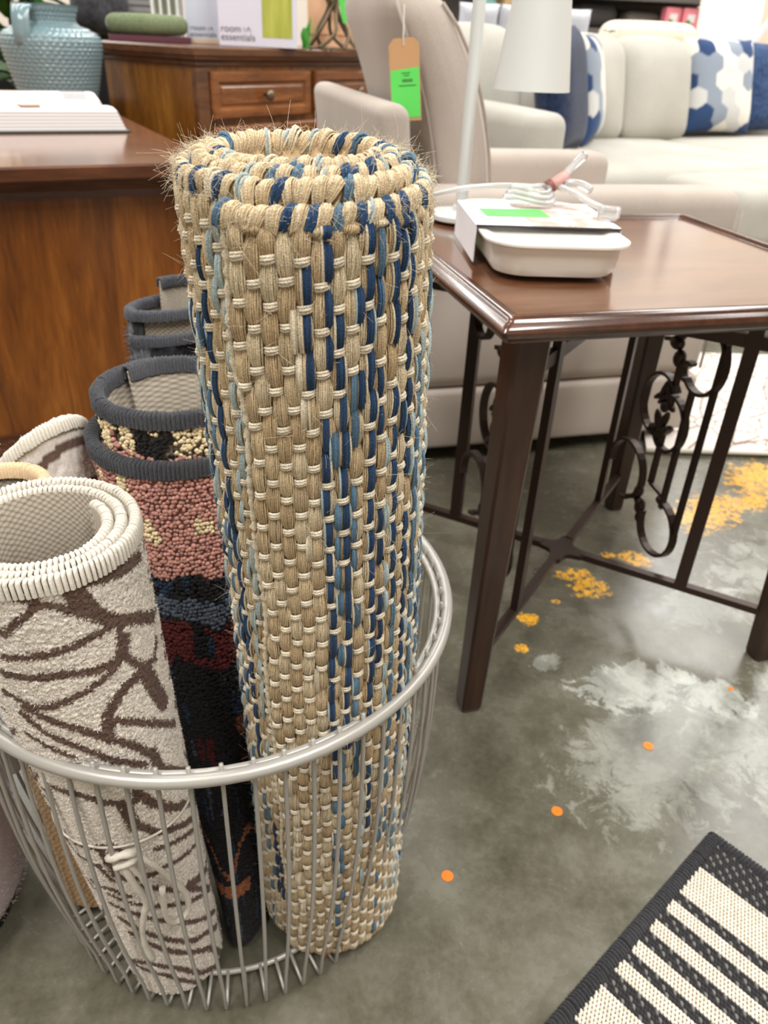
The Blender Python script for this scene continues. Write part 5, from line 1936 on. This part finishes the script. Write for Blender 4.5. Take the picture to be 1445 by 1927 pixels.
# ------------------------------------------------------------------ far background
gs = thing('grey_sofa', 'light grey sofa far behind the cream sectional', 'sofa', (0.62, 5.10, 0), radians(16))
gsm = fabric('light_grey_sofa', (176, 178, 188), (204, 206, 214), 300, 1, .3, 5)
MB().rbox((0, 0.45, 0.22), (1.16, 0.9, 0.40), 0.05, 5).build('seat', gsm, gs, True)
MB().rbox((0, 0.05, 0.42), (1.16, 0.2, 0.82), 0.06, 5).build('back_frame', gsm, gs, True)
MB().rbox((-0.53, 0.45, 0.30), (0.16, 0.9, 0.58), 0.05, 5).build('arm', gsm, gs, True)
MB().rbox((0.53, 0.45, 0.30), (0.16, 0.9, 0.58), 0.05, 5).build('arm', gsm, gs, True)
greyp = fabric('pale_grey_pillow', (188, 190, 200), (214, 216, 224), 200, 1, .3, 6)
for (x, y, lab, rz) in ((0.385, 5.05, 'pale grey pillow on the far grey sofa left of the lamp pole', 10), (0.60, 5.11, 'pale grey pillow on the far grey sofa between pole and shade', 30), (0.92, 5.20, 'pale grey pillow on the far grey sofa right of the lamp shade', 20)):
    pillow('grey_pillow', lab, (x, y, 0.832), radians(rz), radians(6), 0.23, 0.15, 0.11, greyp, None, 'pillows on the far grey sofa', 14)

cc = thing('cream_chair', 'cream upholstered chair back seen beyond the sectional sofa', 'chair', (1.46, 5.55, 0), radians(10))
ccm = fabric('butter_cream_fabric', (222, 208, 184), (238, 226, 206), 300, 1, .3, 5)
MB().rbox((0, 0.0, 0.475), (0.60, 0.22, 0.93), 0.08, 5, (0, 0, 0.01)).build('backrest', ccm, cc, True)
MB().rbox((0, 0.40, 0.24), (0.60, 0.62, 0.40), 0.05, 5).build('seat', ccm, cc, True)
MB().rbox((-0.26, 0.40, 0.35), (0.12, 0.62, 0.55), 0.05, 4).build('arm', ccm, cc, True)
MB().rbox((0.26, 0.40, 0.35), (0.12, 0.62, 0.55), 0.05, 4).build('arm', ccm, cc, True)


def shelf_unit(label, loc, rz, w, levels, h=1.9, d=0.45):
    root = thing('shelf_unit', label, 'shelf', loc, rz)
    gm = plain('dark_steel', (66, 66, 70), 0.5, 0.4)
    for x in (-w / 2, w / 2):
        for y in (0, d):
            MB().box((x, y, h / 2), (0.045, 0.045, h)).build('upright', gm, root)
    MB().box((0, d + 0.01, h / 2), (w, 0.02, h)).build('back_panel', plain('shelf_back_panel', (104, 97, 92), 0.8), root)
    for z in levels:
        MB().box((0, d / 2, z), (w, d, 0.035)).build('shelf_board', plain('shelf_board_grey', (92, 88, 84), 0.7), root)
    return root


shelf_unit('dark steel store shelf far behind the sofa with grey bins', (0.42, 6.60, 0), radians(4), 1.25, (0.12, 0.55, 0.90, 1.30))
shelf_unit('dark steel store shelf at the far right with pink packs', (1.66, 6.60, 0), radians(4), 1.10, (0.12, 0.55, 0.90, 1.11))


def small(name, label, cat, loc, size, col, rz=0.2, r=0.01, m=None, group=None):
    o = MB().rbox((0, 0, size[2] / 2), size, r, 3).build(name, m or plain(name + '_%02x%02x%02x' % tuple(col), col, 0.6), None, True)
    o.location = loc
    o.rotation_euler = (0, 0, rz)
    return tag(o, label, cat, group)


small('wicker_box', 'tan box on the far shelf above the grey pillows', 'box', (0.84, 6.84, 0.9185), (0.36, 0.25, 0.22), (192, 160, 118))
small('teal_jar', 'teal glass jar on the far shelf beside the lamp pole', 'jar', (0.58, 6.74, 0.9185), (0.13, 0.13, 0.15), (120, 160, 154), 0.2, 0.05)
small('grey_bin', 'dark grey round bin on the far shelf right of the lamp shade', 'bin', (1.36, 6.86, 0.9185), (0.34, 0.28, 0.16), (86, 84, 84), 0.2, 0.09)
small('grey_throw', 'folded grey throw on the far right shelf', 'throw', (1.70, 6.88, 0.9185), (0.28, 0.28, 0.12), (126, 120, 114), 0.2, 0.07)
pk = plain('pink_pack', (236, 140, 152), 0.6)
pw = plain('pack_white', (240, 232, 232), 0.6)
for (x, z, lab) in ((1.90, 0.9185, 'left pink pack in the lower pair on the far shelf'), (2.03, 0.9185, 'right pink pack in the lower pair on the far shelf'), (1.91, 1.1285, 'left pink pack in the upper pair at the top edge'), (2.04, 1.1285, 'right pink pack in the upper pair at the top edge')):
    p = thing('pink_pack', lab, 'package', (x, 6.70 + (x - 2.0) * 0.07, z), radians(12), 'pink packs on the far shelf')
    MB().rbox((0, 0, 0.075), (0.120, 0.09, 0.15), 0.012, 3).build('pack', pk, p, True)
    MB().box((0.0, -0.046, 0.085), (0.06, 0.002, 0.05)).build('pack_label', pw, p)
    MB().box((-0.02, -0.048, 0.06), (0.03, 0.002, 0.03), (0, 0.5, 0)).build('pack_leaf', plain('pack_green', (74, 150, 84), 0.6), p)

wb = thing('white_board', 'large white board leaning beyond the right end of the sofa', 'board', (2.06, 5.62, 0), radians(16))
wbm = plain('board_white', (238, 236, 234), 0.5)
MB().box((0, 0.12, 0.70), (0.44, 0.025, 1.40), (radians(-9), 0, 0)).build('panel', wbm, wb)
MB().box((0.0, 0.02, 0.70), (0.03, 0.02, 1.40), (radians(-9), radians(38), 0)).build('brace', plain('board_brace', (220, 222, 224), 0.5), wb)
pbx = MB().rbox((0, 0, 0.75), (1.3, 0.1, 1.5), 0.01, 2).build('peach_panel', plain('peach_board', (246, 222, 200), 0.8))
pbx.location = (2.92, 6.62, 0.0005)
pbx.rotation_euler = (0, 0, radians(16))
tag(pbx, 'tall peach coloured panel behind the white board at the right', 'panel')
sp = thing('white_flower', 'white flower with green leaves above the sofa back beside the lamp shade', 'flower', (1.02, 4.84, 0.0))
MB().lathe([(0.05, 0.0), (0.06, 0.01), (0.045, 0.6), (0.05, 0.78), (0.04, 0.78)], seg=20).build('vase', plain('grey_tall_vase', (150, 150, 152), 0.5), sp, True)
for i in range(10):
    m = MB()
    a = 2 * pi * i / 10
    leaf_blade(m, (0, 0, 0.76), (cos(a), sin(a), .8 + .3 * (i % 3)), 0.12, 0.024, 0.02)
    m.build('leaf', leafm, sp, True)
for i in range(6):
    m = MB()
    a = 2 * pi * i / 6
    leaf_blade(m, (0.05, -0.02, 0.87), (cos(a), sin(a), .5), 0.06, 0.02, 0.02)
    m.build('petal', plain('petal_white', (242, 242, 238), 0.6), sp, True)
plant('small green sprig plant at the right edge above the sofa back', tuple(SW(2.78, 1.42)), 0.66, 0.90, 0.2, 16, 0.13, 0.02)
